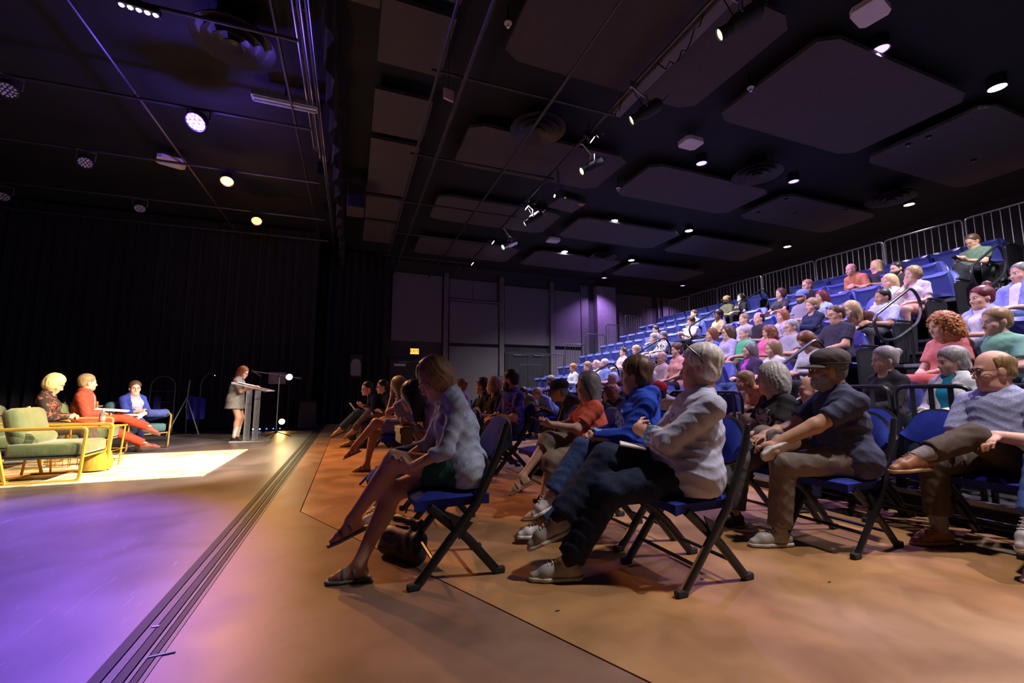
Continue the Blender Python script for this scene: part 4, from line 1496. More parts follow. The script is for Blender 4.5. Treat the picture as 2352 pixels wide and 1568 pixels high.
EYEW = mat('eye_white', (.75, .72, .70), .2, 0, .02)
EYED = mat('eye_dark', (.03, .022, .018), .15, 0, 0)
LIPM = mat('lip_colour', (.42, .16, .14), .45, 0, .05)
GLASSF = mat('dark_glasses_frame', (.02, .018, .018), .3, 0, 0)
GLASSL = mat('spectacle_lens', (.9, .92, .95), .02, 0, 0, trans=1.0, ior=1.05)
_EYE = _IRIS = None


def eye_meshes():
    global _EYE, _IRIS
    if _EYE is None:
        def ball(r, seg=10):
            return MB().lathe([(max(.0002, r * math.sin(math.pi * i / 8)), -r * math.cos(math.pi * i / 8)) for i in range(9)], seg)
        _EYE = ball(.0112).mesh('eye', EYEW, True)
        _IRIS = ball(.0070).mesh('iris', EYED, True)
    return _EYE, _IRIS


class Person:
    pass


def pose(q):
    """q: dict of pose parameters -> joints in the person's own frame (x forward, y left, z up, origin on the floor under the seat)"""
    s = q.get('s', 1.0)
    fem = q.get('fem', False)
    J = {}
    seat = q.get('seat', .465)
    stand = q.get('stand', False)
    hz = .93 * s if stand else seat + .085 * s
    hip = V(q.get('hx', -.05), q.get('hy', 0.), hz)
    ln, bd = R(q.get('lean', -8)), R(q.get('bend', 6))
    ls, tw = R(q.get('side', 0)), R(q.get('twist', 0))
    tl = q.get('tl', .50) * s
    dr = lambda a, b=0.: V(math.sin(a), math.sin(b), math.cos(a) * math.cos(b))
    chest = hip + unit(dr(ln, ls)) * tl * .52
    up2 = unit(dr(ln + bd, ls))
    neck = chest + up2 * tl * .48
    ct, st = math.cos(tw), math.sin(tw)
    lat = V(-st, ct, 0)
    fwd = V(ct, st, 0)
    shw = (.150 if fem else .176) * s
    for nm, sg in (('l', 1), ('r', -1)):
        J['sh' + nm] = neck - up2 * .088 * s + lat * sg * shw + fwd * q.get('hunch', .0) + V(0, 0, q.get('shrug', 0))
        J['hip' + nm] = hip + V(0, sg * .088 * s, 0)
    J.update(hip=hip, chest=chest, neck=neck, up2=up2, lat=lat, fwd=unit(np.cross(lat, up2)))
    hp = R(q.get('hp', 4))
    a = ln + bd + R(q.get('nk', 12)) + max(hp, -.2) * .35
    J['hM'] = rotm(R(q.get('hy_', 0)) + tw * .4, hp, R(q.get('hr', 0)))
    hs = s * q.get('hs', 1.05)
    J['hs'] = hs
    nd = unit(dr(a, ls * .5))
    J['head'] = neck + nd * .115 * s + J['hM'] @ V(.012, 0, .055) * hs
    J['skull'] = J['head'] - J['hM'] @ V(.015, 0, .05) * hs
    J['top'] = J['head'] + J['hM'] @ V(-.01, 0, .135) * hs
    # legs
    lg = q.get('legs', 'flat')
    L1, L2 = .43 * s, .42 * s
    fs = {}
    for nm, sg in (('l', 1), ('r', -1)):
        h = J['hip' + nm]
        an = V(.36, sg * .12, .09)
        kn_hint = V(1, sg * .1, .8)
        fd, dn = V(1, sg * .15, 0), V(0, 0, -1)
        kn = None
        if stand:
            an = V(.0, sg * .085, .09)
            kn_hint = V(1, 0, 0)
        over = {'crossl': 'l', 'crossr': 'r', 'figl': 'l', 'figr': 'r'}.get(lg)
        if lg.startswith('cross') and over == nm:
            kn = h + unit(V(.42, -sg * .10, .075)) * L1
            an = kn + unit(V(q.get('cxf', .20), -sg * .10, -.37)) * L2
            fd = unit(V(.80, -sg * .12, -.35))
            dn = unit(np.cross(V(0, 1, 0), fd) * 1.0)
            if dn[2] > 0:
                dn = -dn
        elif lg.startswith('fig') and over == nm:
            kn = h + unit(V(.30, sg * .26, .10)) * L1
            other = J['hip' + ('r' if nm == 'l' else 'l')] + unit(V(.40, -sg * .02, .01)) * L1
            an = other + V(.0, -sg * .06, .11)
            an = kn + unit(an - kn) * L2
            fd = unit(V(.55, -sg * .55, -.30))
            dn = unit(V(-.3, -sg * .75, -.5))
        elif lg == 'tuck':
            an = V(.08, sg * .10, .10)
            fd = V(1, 0, -.25)
        elif lg == 'out':
            an = V(.60, sg * .09, .09)
        elif lg == 'raised':     # feet on a higher step: knees up
            an = V(.34, sg * .11, .12)
        if nm + 'an' in q:
            an = V(q[nm + 'an'])
            kn = None
        if nm + 'kn' in q:
            kn = V(q[nm + 'kn'])
        if nm + 'fd' in q:
            fd = unit(V(q[nm + 'fd']))
            dn = unit(V(q.get(nm + 'dn', (0, 0, -1))))
        if kn is None:
            kn, an = ik(h, an, L1, L2, kn_hint)
        fd = unit(fd)
        dn = unit(dn - fd * (dn @ fd))
        J['kn' + nm], J['an' + nm], J['fd' + nm], J['dn' + nm] = kn, an, fd, dn
    # arms
    A1, A2 = .285 * s * (.95 if fem else 1), .245 * s * (.95 if fem else 1)
    ar = q.get('arms', 'lap')
    zt = seat + .15
    for nm, sg in (('l', 1), ('r', -1)):
        S_ = J['sh' + nm]
        hint = V(-.55, sg * .6, -.6)
        hd = pn = None
        if stand:
            wr = V(.05, sg * .24, .86 * s)
            hd, pn = V(.1, 0, -1), V(0, -sg, 0)
        elif ar == 'crossed':
            c = J['chest'] + V(0, 0, .03)
            wr = c + V(.155 + (.065 if nm == 'l' else 0), -sg * .085, -.050 + (.02 if nm == 'l' else 0))
            hint = V(-.1, sg * 1.6, -.9)
            hd, pn = (V(-.80, -sg * .75, .0), V(-.75, sg * .8, 0)) if nm == 'r' else (V(-.45, -sg, .05), V(-1, sg * .45, 0))
        elif ar == 'clasp':
            wr = V(.19, sg * .055, zt + .08)
            hd, pn = V(.6, -sg * .6, -.1), V(.1, -sg, -.3)
        elif ar == 'phone':
            wr = V(.20, sg * .06, zt + .12)
            hd, pn = V(.8, -sg * .3, .2), V(0, -sg * .7, .7)
        elif ar == 'knees':
            wr = V(.27, sg * .13, zt + .06)
            hd, pn = V(1, 0, -.3), V(0, 0, -1)
        elif ar in ('chinr', 'chinl') and nm == ar[-1]:
            wr = J['head'] + J['hM'] @ (V(.055, sg * .05, -.175) * hs)
            hint = V(.3, sg * .4, -1)
            hd, pn = V(.05, -sg * .1, 1), V(-.9, -sg * .2, .2)
        elif ar == 'rest':     # forearms on arm rests
            wr = V(.17, sg * .24, zt + .10)
            hd, pn = V(1, 0, -.1), V(0, 0, -1)
        else:
            wr = V(.17, sg * .08, zt + .055)
            hd, pn = V(.8, -sg * .55, -.15), V(0, -sg * .2, -1)
        if nm + 'wr' in q:
            wr = V(q[nm + 'wr'])
        if nm + 'hint' in q:
            hint = V(q[nm + 'hint'])
        if nm + 'hd' in q:
            hd, pn = V(q[nm + 'hd']), V(q.get(nm + 'pn', (0, 0, -1)))
        if q.get('fat', 1) > 1 and nm + 'wr' not in q and not ar.startswith('chin'):
            wr = wr + V((q['fat'] - 1) * .30, 0, 0)
        el, wr = ik(S_, wr, A1, A2, hint)
        J['el' + nm], J['wr' + nm] = el, wr
        J['hd' + nm], J['pn' + nm] = unit(hd), unit(pn - unit(hd) * (pn @ unit(hd)))
    return J


def head_ops(B, J, q):
    M, o, s = J['hM'], J['skull'], J['hs']
    fem = q.get('fem', False)
    fat = q.get('fat', 1.0)
    e = lambda c, r, k=.02, mode='U': B.ell(V(c) * s, V(r) * s, k * s, M, o, mode)
    e((-.012, 0, .055), (.098, .077, .092), .02)                  # cranium
    e((.022, 0, -.012), (.070, .062 * (.6 + .4 * fat), .080), .03)   # face
    e((.045, 0, -.060), (.046, .046 * (.5 + .5 * fat), .042), .03)   # jaw
    e((.074, 0, -.088), (.018, .022, .018), .02)                  # chin
    if fat > 1.08:
        e((.02, 0, -.095), (.06, .062, .035), .04)
    e((.078, 0, .032), (.016, .044, .012), .018)                  # brow
    for sg in (1, -1):
        e((.092, sg * .030, .012), (.016, .017, .013), .012, 'S')  # sockets
        e((.062, sg * .046, -.022), (.022, .02, .022), .02)       # cheeks
        e((-.004, sg * .078, .0), (.020, .009, .033), .006)       # ears
        e((.094, sg * .010, -.032), (.011, .009, .008), .008)     # nostril wings
    B.cone(o + M @ (V(.083, 0, .022) * s), o + M @ (V(.108, 0, -.026) * s), .0085 * s, .0125 * s, .010)
    e((.086, 0, -.053), (.013, .024, .007), .008)
    e((.083, 0, -.067), (.012, .020, .008), .008)
    # neck
    nr = (.049 if fem else .058) * q.get('s', 1.0) * (.6 + .4 * fat)
    B.cone(J['neck'] - J['up2'] * .04, o + M @ (V(-.012, 0, -.03) * s), nr * 1.12, nr, .035)


def hand_ops(B, J, nm, s, vox, curl=.5):
    wr, d, p = J['wr' + nm], J['hd' + nm], J['pn' + nm]
    sgn = 1 if nm == 'l' else -1
    side = np.cross(p, d)          # towards ... use to spread the fingers
    thumb = side * (1 if nm == 'l' else -1)
    # make sure the thumb points up-ish / inwards for natural look
    if abs(p[2]) < .7 and thumb[2] < 0:
        thumb = -thumb
    elif abs(p[2]) >= .7 and thumb[1] * sgn > 0:
        thumb = -thumb
    mn = max(.0088, vox * .72)
    pc = wr + d * .045 * s
    Mx = np.stack([d, thumb, p], 1)
    B.ell((0, 0, 0), V(.052, .041, .017) * s + (.004 if vox > .011 else 0), .012, Mx, pc)
    for i, off in enumerate((.030, .010, -.010, -.029)):
        base = wr + d * (.082 - .004 * abs(i - 1)) * s + thumb * off * s
        L = (.072, .080, .074, .058)[i] * s
        c1, c2 = curl * .7, curl * 1.5
        d1 = unit(d * math.cos(c1) + p * math.sin(c1))
        d2 = unit(d * math.cos(c1 + c2) + p * math.sin(c1 + c2))
        k1 = base + d1 * L * .52
        k2 = k1 + d2 * L * .48
        B.cone(base - d * .012, k1, mn, mn * .95, .004)
        B.cone(k1, k2, mn * .95, mn * .82, .004)
    tb = wr + d * .028 * s + thumb * .030 * s
    t1 = tb + unit(d * .7 + thumb * .6 + p * .3) * .038 * s
    t2 = t1 + unit(d * .9 + thumb * .15 + p * .45) * .030 * s
    B.cone(tb, t1, mn * 1.25, mn * 1.1, .010)
    B.cone(t1, t2, mn * 1.1, mn * .9, .004)


def torso_ops(B, J, q, off=0.0, bottom=True):
    s, fat, fem = q.get('s', 1.0), q.get('fat', 1.0), q.get('fem', False)
    y = V(0, 1, 0)
    hip, ch, nk, up, lat, fw = J['hip'], J['chest'], J['neck'], J['up2'], J['lat'], J['fwd']
    r = lambda x: x * s + off
    bl = hip + (ch - hip) * .32
    B.cone(J['hipl'] + V(-.02, 0, .0), J['hipr'] + V(-.02, 0, .0), r(.108 * (.4 + .6 * fat)), r(.108 * (.4 + .6 * fat)), .05)
    B.cone(hip + V(0, 0, .03 * s), ch, r(.112 * fat), r(.112 * (.5 + .5 * fat)), .05, (y, 1.30 if not fem else 1.18))
    if fat > 1.05:
        B.ell(bl + fw * (.055 * (fat - 1) * 4) * s, V(.11, .138, .13) * s * (.5 + .5 * fat) + off, .05)
    B.cone(ch, nk - up * .10 * s, r(.102 * (.6 + .4 * fat)), r(.076), .06, (lat, 1.38 if not fem else 1.25))
    B.cone(J['shl'] - lat * .012, J['shr'] + lat * .012, r(.045), r(.045), .045)
    for sg, nm_ in ((1, 'shl'), (-1, 'shr')):
        B.cone(nk - up * .015, J[nm_] + up * .012, r(.046), r(.040), .045)
    B.cone(nk - up * .09, nk - up * .01, r(.078), r(.052), .05, (lat, 1.2))
    if fem:
        for sg in (1, -1):
            B.ell(ch + up * .055 * s + lat * sg * .068 * s + fw * (.085 + .03 * (fat - 1)) * s, V(.055, .06, .062) * s * (.4 + .6 * fat) + off, .05)
    else:
        B.ell(ch + up * .10 * s + fw * .05 * s, V(.06, .13, .08) * s + off, .05)


def leg_ops(B, J, q, off=0.0, nm='l', upto=1.0, flare=0.0, cut=True, fromfrac=0.0):
    """upto: 1 = thigh to knee, 2 = to ankle (fractions end the garment there)"""
    s, fat = q.get('s', 1.0), q.get('fat', 1.0)
    fl = .5 + .5 * fat
    h, k, a = J['hip' + nm], J['kn' + nm], J['an' + nm]
    r = lambda x: x * s * fl + off
    t1 = min(upto, 1.0)
    e = h + (k - h) * t1
    B.cone(h, e, r(.088), r(.088 + (.060 - .088) * t1), .04, None, cut and upto <= 1.0)
    if upto > 1.0:
        t2 = upto - 1.0
        e2 = k + (a - k) * t2
        if off > 0:
            B.cone(k, e2, r(.060), r(.052) * (1 - t2) + (r(.044) + flare) * t2, .03, None, cut)
        else:
            c = k + (a - k) * .30
            B.cone(k, e2, r(.058), r(.056 + (.036 - .056) * t2), .03)
            dz = unit(a - k)
            bk = unit(np.cross(np.cross(dz, k - h), dz))
            if abs(np.dot(unit(k - h), dz)) > .95:
                bk = V(0, 0, 0)
            B.ell((0, 0, 0), V(.043, .043, .095) * s * fl + min(off, 0), .04, np.stack([unit(np.cross(dz, V(.3, .9, .1))), unit(np.cross(dz, np.cross(dz, V(.3, .9, .1)))), dz], 1), c - bk * .016)


def arm_ops(B, J, q, off=0.0, nm='l', upto=2.0, cut=False, loose=0.0):
    s, fat, fem = q.get('s', 1.0), q.get('fat', 1.0), q.get('fem', False)
    g = (.9 if fem else 1.05) * (.45 + .55 * fat)
    a, e, w_ = J['sh' + nm], J['el' + nm], J['wr' + nm]
    r = lambda x: x * s * g + off
    t1 = min(upto, 1.0)
    B.cone(a, a + (e - a) * t1, r(.050), r(.050 + (.041 - .050) * t1) + loose * (upto <= 1), .035 if not off else .016, None, cut and upto <= 1.0)
    if upto > 1.0:
        t2 = upto - 1
        B.cone(e, e + (w_ - e) * t2, r(.044), r(.044 + (.029 - .044) * t2) + loose, .025 if not off else .012, None, cut)


def shoe(root, J, nm, q, vox, style, colr, sole_col):
    s = q.get('s', 1.0) * (.90 if q.get('fem') else 1.0)
    A, f, d = J['an' + nm], J['fd' + nm], J['dn' + nm]
    side = np.cross(d, f)
    w = (side, .86)
    heel, ball, toe = A - f * .045 * s + d * .042, A + f * .115 * s + d * .046, A + f * .175 * s + d * .052
    sole_p = A + d * .088
    if style == 'sandal':
        B = Sdf()
        B.cone(heel + d * .036, ball + d * .036, .036 * s, .043 * s, .01).cone(ball + d * .036, toe + d * .032, .043 * s, .036 * s, .01)
        B.plane(sole_p, d).plane(sole_p - d * .018, -d)
        o = link('sandal', np_mesh('sandal', B.mesh(vox * .8), mat('shoe_' + colr[0], colr[1], .6)), root)
        B = Sdf()
        for c, rr in ((A + f * .095 * s + d * .05, .044), (A + f * .03 * s + d * .03, .047)):
            B.cone(c - f * .008, c + f * .010, rr * s, rr * .96 * s, .004, None, True, 'U', True)
        B.plane(sole_p - d * .006, d)
        link('strap', np_mesh('strap', B.mesh(vox * .7), mat('shoe_' + colr[0], colr[1], .6)), o)
        return
    B = Sdf()
    B.cone(heel, ball, .036 * s, .037 * s, .02).cone(ball + d * .006, toe + d * .012, .036 * s, .026 * s, .02).cone(A - f * .008 - d * (.012 if style != 'boot' else .06), A + d * .04, .040 * s, .040 * s, .02)
    B.cone(A + f * .02 + d * .008, ball - d * .002, .031 * s, .031 * s, .02)
    B.plane(sole_p - d * .014, d)
    B.plane(A - d * (.022 if style != 'boot' else .07) + f * .0, -d - f * .25)
    o = link('shoe', np_mesh('shoe', B.mesh(vox), mat('shoe_' + colr[0], colr[1], .5, 0, .15, 30)), root)
    B = Sdf()
    B.cone(heel + d * .03, ball + d * .03, .040 * s, .044 * s, .01).cone(ball + d * .03, toe + d * .026, .044 * s, .033 * s, .01)
    B.plane(sole_p, d).plane(sole_p - d * .024, -d)
    link('sole', np_mesh('sole', B.mesh(vox), mat('sole_' + sole_col[0], sole_col[1], .7)), o)
    if style == 'lace' and vox < .011:
        for i in range(4):
            c = A + f * (.035 + .022 * i) * s + d * (.0 + .010 * i) - d * .026
            up = -d
            MB().tube([c + side * .026, c + up * .004, c - side * .026], .003, 5).build('lace', mat('lace_' + sole_col[0], tuple(min(1, x * 1.1 + .1) for x in sole_col[1]), .8), o)


def hair_part(root, J, q, vox):
    st, colr = q.get('hair', 'short'), q.get('hc', 'brown')
    if st == 'none':
        return
    M, o, s = J['hM'], J['skull'], J['hs']
    B = Sdf()
    e = lambda c, r, k=.02, mode='U': B.ell(V(c) * s, V(r) * s, k * s, M, o, mode)
    amp, curl = .0013, 0.
    low = -.055
    if st in ('short', 'shortf', 'bald', 'curlyshort'):
        e((-.016, 0, .060), (.104, .086, .094))
        e((-.045, 0, .0), (.062, .078, .075))
        if st == 'shortf':
            e((-.02, 0, .065), (.112, .094, .098))
            e((-.04, 0, -.005), (.07, .09, .085))
            amp = .002
            low = -.075
        if st == 'curlyshort':
            e((-.02, 0, .07), (.115, .1, .10))
            amp, curl = .006, .8
    elif st in ('bob', 'long', 'wavy', 'curly', 'bun', 'pony'):
        e((-.018, 0, .062), (.108, .092, .097))
        if st == 'bob':
            e((-.022, 0, .0), (.100, .104, .10), .04)
            low = -.112
            amp = .003
        elif st == 'long':
            e((-.03, 0, .0), (.095, .098, .10), .04)
            e((-.055, 0, -.10), (.06, .095, .14), .05)
            low = -.22
        elif st == 'wavy':
            e((-.03, 0, .015), (.108, .112, .108), .04)
            e((-.05, 0, -.06), (.085, .118, .115), .05)
            low = -.15
            amp, curl = .0045, .35
        elif st == 'curly':
            e((-.04, 0, .03), (.125, .130, .125), .04)
            e((-.05, 0, -.07), (.11, .15, .14), .05)
            low = -.19
            amp, curl = .012, .9
        elif st == 'bun':
            e((-.045, 0, .0), (.062, .08, .075))
            e((-.115, 0, .085) if not q.get('topbun') else (-.075, 0, .165), (.042, .045, .04), .012)
            amp = .001
        elif st == 'pony':
            e((-.045, 0, .0), (.062, .08, .075))
            e((-.12, 0, -.03), (.035, .04, .10), .02)
    # cut away face and neck
    fr = q.get('fringe', 0)
    if st == 'bald':
        e((.0, 0, .120), (.125, .062, .085), .02, 'S')
        e((.075, 0, .04), (.075, .10, .12), .015, 'S')
    e((.098, 0, -.020 - .01 * fr), (.082 if st not in ('bob', 'long', 'wavy', 'curly') else .085, .084 if st not in ('bob', 'long', 'wavy', 'curly') else .066, .107 - .010 * fr), .010, 'S')
    if st in ('short', 'shortf', 'bald', 'bun', 'pony', 'curlyshort'):
        e((.055, 0, -.070), (.075, .13, .075), .012, 'S')
        e((.012, .095, -.012), (.026, .03, .034), .008, 'S')
        e((.012, -.095, -.012), (.026, .03, .034), .008, 'S')
    zc = o + M @ (V(0, 0, low) * s)
    if st not in ('pony',):
        B.plane(zc, -M[:, 2], .015)
    hm = link('hair', np_mesh('hair', B.mesh(max(vox * (.6 if curl > .6 else .78), .0072), hairdisp(amp * s, o, M, 60, curl)), hmat(colr)), root)
    return hm


def head_extras(root, J, q, vox):
    M, o, s = J['hM'], J['skull'], J['hs']
    ey, ir = eye_meshes()
    M4 = Matrix.Identity(4)
    for i in range(3):
        for j in range(3):
            M4[i][j] = float(M[i, j])
    M4.translation = Vector([float(x) for x in o])
    M4 = M4 @ Matrix.Scale(float(s), 4)
    for sg in (1, -1):
        e = link('eye', ey, root)
        e.matrix_local = M4 @ T(.0775, sg * .030, .013)
        i_ = link('iris', ir, e)
        i_.location = (.0058, 0, 0)
    if vox < .016:
        for sg in (1, -1):
            MB().tube([(.082, sg * .046, .030), (.092, sg * .032, .037), (.094, sg * .016, .034)], [.002, .0042, .0032], 6, False, M4).build('eyebrow', hmat(q.get('brow', 'grey' if q.get('hc') in ('white', 'grey') else 'brown')), root, True)
    lp = MB().lathe([(.0005, -.021), (.004, -.014), (.006, 0), (.004, .014), (.0005, .021)], 8, M4 @ T(.0925, 0, -.060) @ Matrix.Rotation(R(90), 4, 'X') @ Matrix.Diagonal((.75, 1.15, 1, 1))).build('mouth', LIPM, root, True)
    if q.get('glasses'):
        t = None
        mb = MB()
        for sg in (1, -1):
            mb.tube([(.106 - .012 * abs(math.cos(a)) * (1 if math.cos(a) * sg > 0 else 0), sg * .032 + .023 * math.cos(a), .010 + .017 * math.sin(a)) for a in [2 * math.pi * k / 14 for k in range(14)]], .0016 if q['glasses'] == 1 else .0026, 5, True, M4)
            mb.tube([(.097, sg * .056, .014), (.04, sg * .079, .018), (-.01, sg * .081, .012)], .0018, 5, False, M4)
        mb.tube([(.108, -.009, .012), (.110, 0, .014), (.108, .009, .012)], .0018, 5, False, M4)
        mb.build('spectacles', GLASSF, root, True)
    if q.get('shades_up'):
        mb = MB()
        for sg in (1, -1):
            mb.lathe([(.003, 0), (.028, .002), (.022, .006), (.003, .008)], 12, M4 @ T(.074, sg * .036, .150) @ aim((.6, 0, .8)))
            mb.tube([(.062, sg * .066, .142), (-.01, sg * .102, .075), (-.03, sg * .102, .03)], .0045, 5, False, M4)
        mb.tube([(.076, -.02, .155), (.082, 0, .158), (.076, .02, .155)], .0035, 5, False, M4)
        mb.build('sunglasses', GLASSF, root, True)
    if q.get('mask'):
        B = Sdf()
        B.ell(V(.062, 0, -.045) * s, V(.055, .062, .058) * s, .01, M, o)
        B.plane(o + M @ (V(.03, 0, 0) * s), -M[:, 0])
        B.plane(o + M @ (V(0, 0, -.008) * s), M[:, 2])
        link('face_mask', np_mesh('face_mask', B.mesh(max(vox * .8, .008)), fabric('mask_' + q['mask'][0], q['mask'][1])), root)
    if q.get('beard'):
        B = Sdf()
        e = lambda c, r, k=.015, mode='U': B.ell(V(c) * s, V(r) * s, k, M, o, mode)
        bf_ = .7 + .3 * q.get('fat', 1)
        e((.054, 0, -.078), (.056, .060 * bf_, .052))
        e((.030, 0, -.048), (.058, .076 * bf_, .062))
        e((.094, 0, -.045), (.020, .032, .010))
        e((.105, 0, -.061), (.024, .020, .009), .006, 'S')
        e((.10, 0, -.005), (.07, .052, .040), .01, 'S')
        B.plane(o + M @ (V(0, 0, -.012) * s), M[:, 2], .01)
        B.plane(o + M @ (V(.005, 0, 0) * s), -M[:, 0], .01)
        link('beard', np_mesh('beard', B.mesh(max(vox * .85, .006), hairdisp(.002, o, M, 90)), hmat(q['beard'])), root)
    if q.get('cap'):
        nm_, cc, flatcap = q['cap']
        B = Sdf()
        e = lambda c, r, k=.02, mode='U': B.ell(V(c) * s, V(r) * s, k, M, o, mode)
        e((-.018, 0, .085), (.118, .098, .080))
        e((-.018, 0, .055), (.112, .094, .060), .01)
        B.plane(o + M @ (V(0, 0, .038) * s), -(M[:, 2] + M[:, 0] * .12))
        c = link('cap', np_mesh('cap', B.mesh(vox * .9, folds(.0015, 1., 60.)), fabric('cap_' + nm_, cc)), root)
        def bf(u, v):
            a = (u - .5) * 2 * 1.15
            r0 = .098 + (.085 * math.cos((u - .5) * 2.6)) * v
            return tuple(M4 @ Vector((-.018 + r0 * math.cos(a) * 1.08, r0 * math.sin(a) * .92, .052 - .020 * v - .012 * (u - .5) ** 2 * 4)))
        if not q.get('nobrim'):
            MB().grid(bf, 14, 5, .004).build('brim', fabric('cap_' + nm_, cc), c, True)
        if nm_ == 'brown_cap' or nm_ == 'dark_cap':
            MB().tube([tuple(M4 @ Vector((-.018 + .116 * math.cos(a) * 1.02, .099 * math.sin(a), .050))) for a in [2 * math.pi * k / 28 for k in range(28)]], .006, 5, True).build('cap_band', fabric('band_' + nm_, tuple(x * .6 for x in cc)), c, True)
    if q.get('earring') and vox < .016:
        MB().tube([tuple(M4 @ Vector((-.004 + .008 * math.cos(a), .082, -.04 + .008 * math.sin(a)))) for a in [2 * math.pi * k / 10 for k in range(10)]], .002, 5, True).build('earring', GOLD, root, True)
        MB().tube([tuple(M4 @ Vector((-.004 + .008 * math.cos(a), -.082, -.04 + .008 * math.sin(a)))) for a in [2 * math.pi * k / 10 for k in range(10)]], .002, 5, True).build('earring', GOLD, root, True)
    return M4


def make_person(q, label, group=None):
    """q: pose, build and clothing; returns (root, joints)"""
    vox = q.get('vox', .013)
    J = pose(q)
    s = q.get('s', 1.0)
    fem = q.get('fem', False)
    root = thing('person', label, 'person', q['loc'], R(q.get('rz', 180)), group)
    seed = (hash(label) % 100) * .17 if False else sum(map(ord, label)) % 97 * .21
    # ---- body, one continuous surface
    B = Sdf()
    torso_ops(B, J, q, -.010)
    covered = q.get('bottom') and q['bottom'][0] in ('pants', 'capri', 'longskirt')
    for nm in 'lr':
        leg_ops(B, J, q, -.009 if covered else 0, nm, 2.0)
        A, f, d = J['an' + nm], J['fd' + nm], J['dn' + nm]
        fs = s * (.92 if fem else 1.0)
        B.cone(A - f * .03 * fs + d * .048, A + f * .11 * fs + d * .058, .030 * fs, .031 * fs, .03)
        B.cone(A, A + f * .10 * fs + d * .05, .034 * fs, .024 * fs, .03)
        B.cone(A + f * .11 * fs + d * .060, A + f * .165 * fs + d * .066, .028 * fs, .020 * fs, .02)
        B.plane(A + d * .086, d, .004, A - .3, A + .3) if False else None
        arm_ops(B, J, q, 0, nm)
        hand_ops(B, J, nm, s * (.92 if fem else 1.02), vox * 1.15, q.get(nm + 'curl', q.get('curl', .45)))
    head_ops(B, J, q)
    hc_ = J['skull'] + J['hM'] @ (V(.01, 0, .0) * J['hs'])
    vf = q.get('vf', min(vox, max(.0068, vox * .68)))
    bv = vox * (1.35 if vox > .0185 else 1.25 if vox > .011 else 1.12)
    link('body', np_mesh('body', B.mesh(bv, None, (hc_ - V(.10, .085, .115), hc_ + V(.115, .085, .15), vf)), smat(q.get('skin', 'fair'))), root)
    # ---- top
    top = q.get('top')
    if top:
        kind, cm = top[0], top[1]
        B = Sdf()
        off = {'tee': .013, 'long': .014, 'polo': .013, 'shirt': .014, 'hoodie': .026, 'jacket': .026, 'tank': .010, 'dress': .016}[kind]
        q2 = dict(q)
        torso_ops(B, J, q2, off)
        if not q.get('stand'):
            rh = .108 * s * (.4 + .6 * q.get('fat', 1)) + off + .016
            B.cone(J['hipl'] + V(-.035, 0, .012), J['hipr'] + V(-.035, 0, .012), rh, rh, .04)
            B.cone(J['hip'] + V(-.02, 0, .03), J['hip'] + (J['chest'] - J['hip']) * .4, .112 * s * q.get('fat', 1) + off + .012, .108 * s * q.get('fat', 1) + off, .05, (V(0, 1, 0), 1.28))
        up_ = q.get('sleeve', {'tee': .72, 'polo': .72, 'shirt': .80, 'long': 1.95, 'hoodie': 1.97, 'jacket': 1.93, 'tank': .12, 'dress': .6}[kind])
        for nm in 'lr':
            arm_ops(B, J, q, off * .9, nm, up_, True, .010 if up_ < 1 else .004)
        # neck opening
        nk, up = J['neck'], J['up2']
        M, o = J['hM'], J['skull']
        B.cone(nk + up * .005 + J['fwd'] * .012, nk + up * .2 + J['fwd'] * .03, (.058 if kind != 'tank' else .075) * s, .09 * s, .006, None, None, 'S')
        if fem or kind == 'tank':
            B.ell(nk + J['fwd'] * .07 * s - up * .01, V(.05, .06, .05) * s * q.get('vneck', 1.0), .01, None, None, 'S')
        if kind in ('jacket',):      # open front
            c0 = J['hip'] + J['fwd'] * .2
            wdt = q.get('open', .05)
            B.cone(J['chest'] + J['fwd'] * .20 * s - up * .25, nk + J['fwd'] * .13 * s + up * .02, wdt * s * .9, wdt * s * 1.25, .01, None, None, 'S')
        if not q.get('stand'):
            B.plane(J['hip'] - V(0, 0, .095 * s), V(0, 0, -1))
            # hem ends at the lap
            if kind not in ('dress',):
                B.plane(J['hip'] + V(.135 * s * (.4 + .6 * q.get('fat', 1)), 0, 0) , V(1, 0, -.75), .01, J['hip'] + V(-.1, -.35, -.2), J['hip'] + V(.4, .35, .12))
        else:
            if kind == 'dress':
                B.cone(J['chest'], J['hip'] - V(0, 0, .22 * s), .115 * s, .205 * s, .05, (V(0, 1, 0), 1.12), True)
        if kind == 'dress' and not q.get('stand'):
            for nm in 'lr':
                leg_ops(B, J, q, .025, nm, q.get('hem', .92))
            h = (J['hipl'] + J['hipr']) / 2
            kk = (J['knl'] + J['knr']) / 2
            B.cone(h, h + (kk - h) * q.get('hem', .92), .10 * s, .08 * s, .05, (V(0, 1, 0), 1.5), True)
        if kind == 'hoodie':
            B.cone(nk - J['fwd'] * .07 + up * .0 + J['lat'] * .09, nk - J['fwd'] * .07 - J['lat'] * .09, .05, .05, .03)
            B.cone(nk - J['fwd'] * .09 - up * .02, nk - J['fwd'] * .10 - up * .12, .07, .05, .04)
            for sg in (1, -1):
                B.cone(nk - J['fwd'] * .05 + J['lat'] * sg * .09, nk + J['fwd'] * .07 - up * .02 + J['lat'] * sg * .04, .03, .022, .02)
        nmz = {'tee': 't_shirt', 'long': 'long_sleeved_top', 'polo': 'polo_shirt', 'shirt': 'shirt', 'hoodie': 'hoodie', 'jacket': 'jacket', 'tank': 'tank_top', 'dress': 'dress'}[kind]
        tp_ = link(nmz, np_mesh(nmz, B.mesh(vox, folds(q.get('fold', .0040) * .8, seed, 46.)), cm), root)
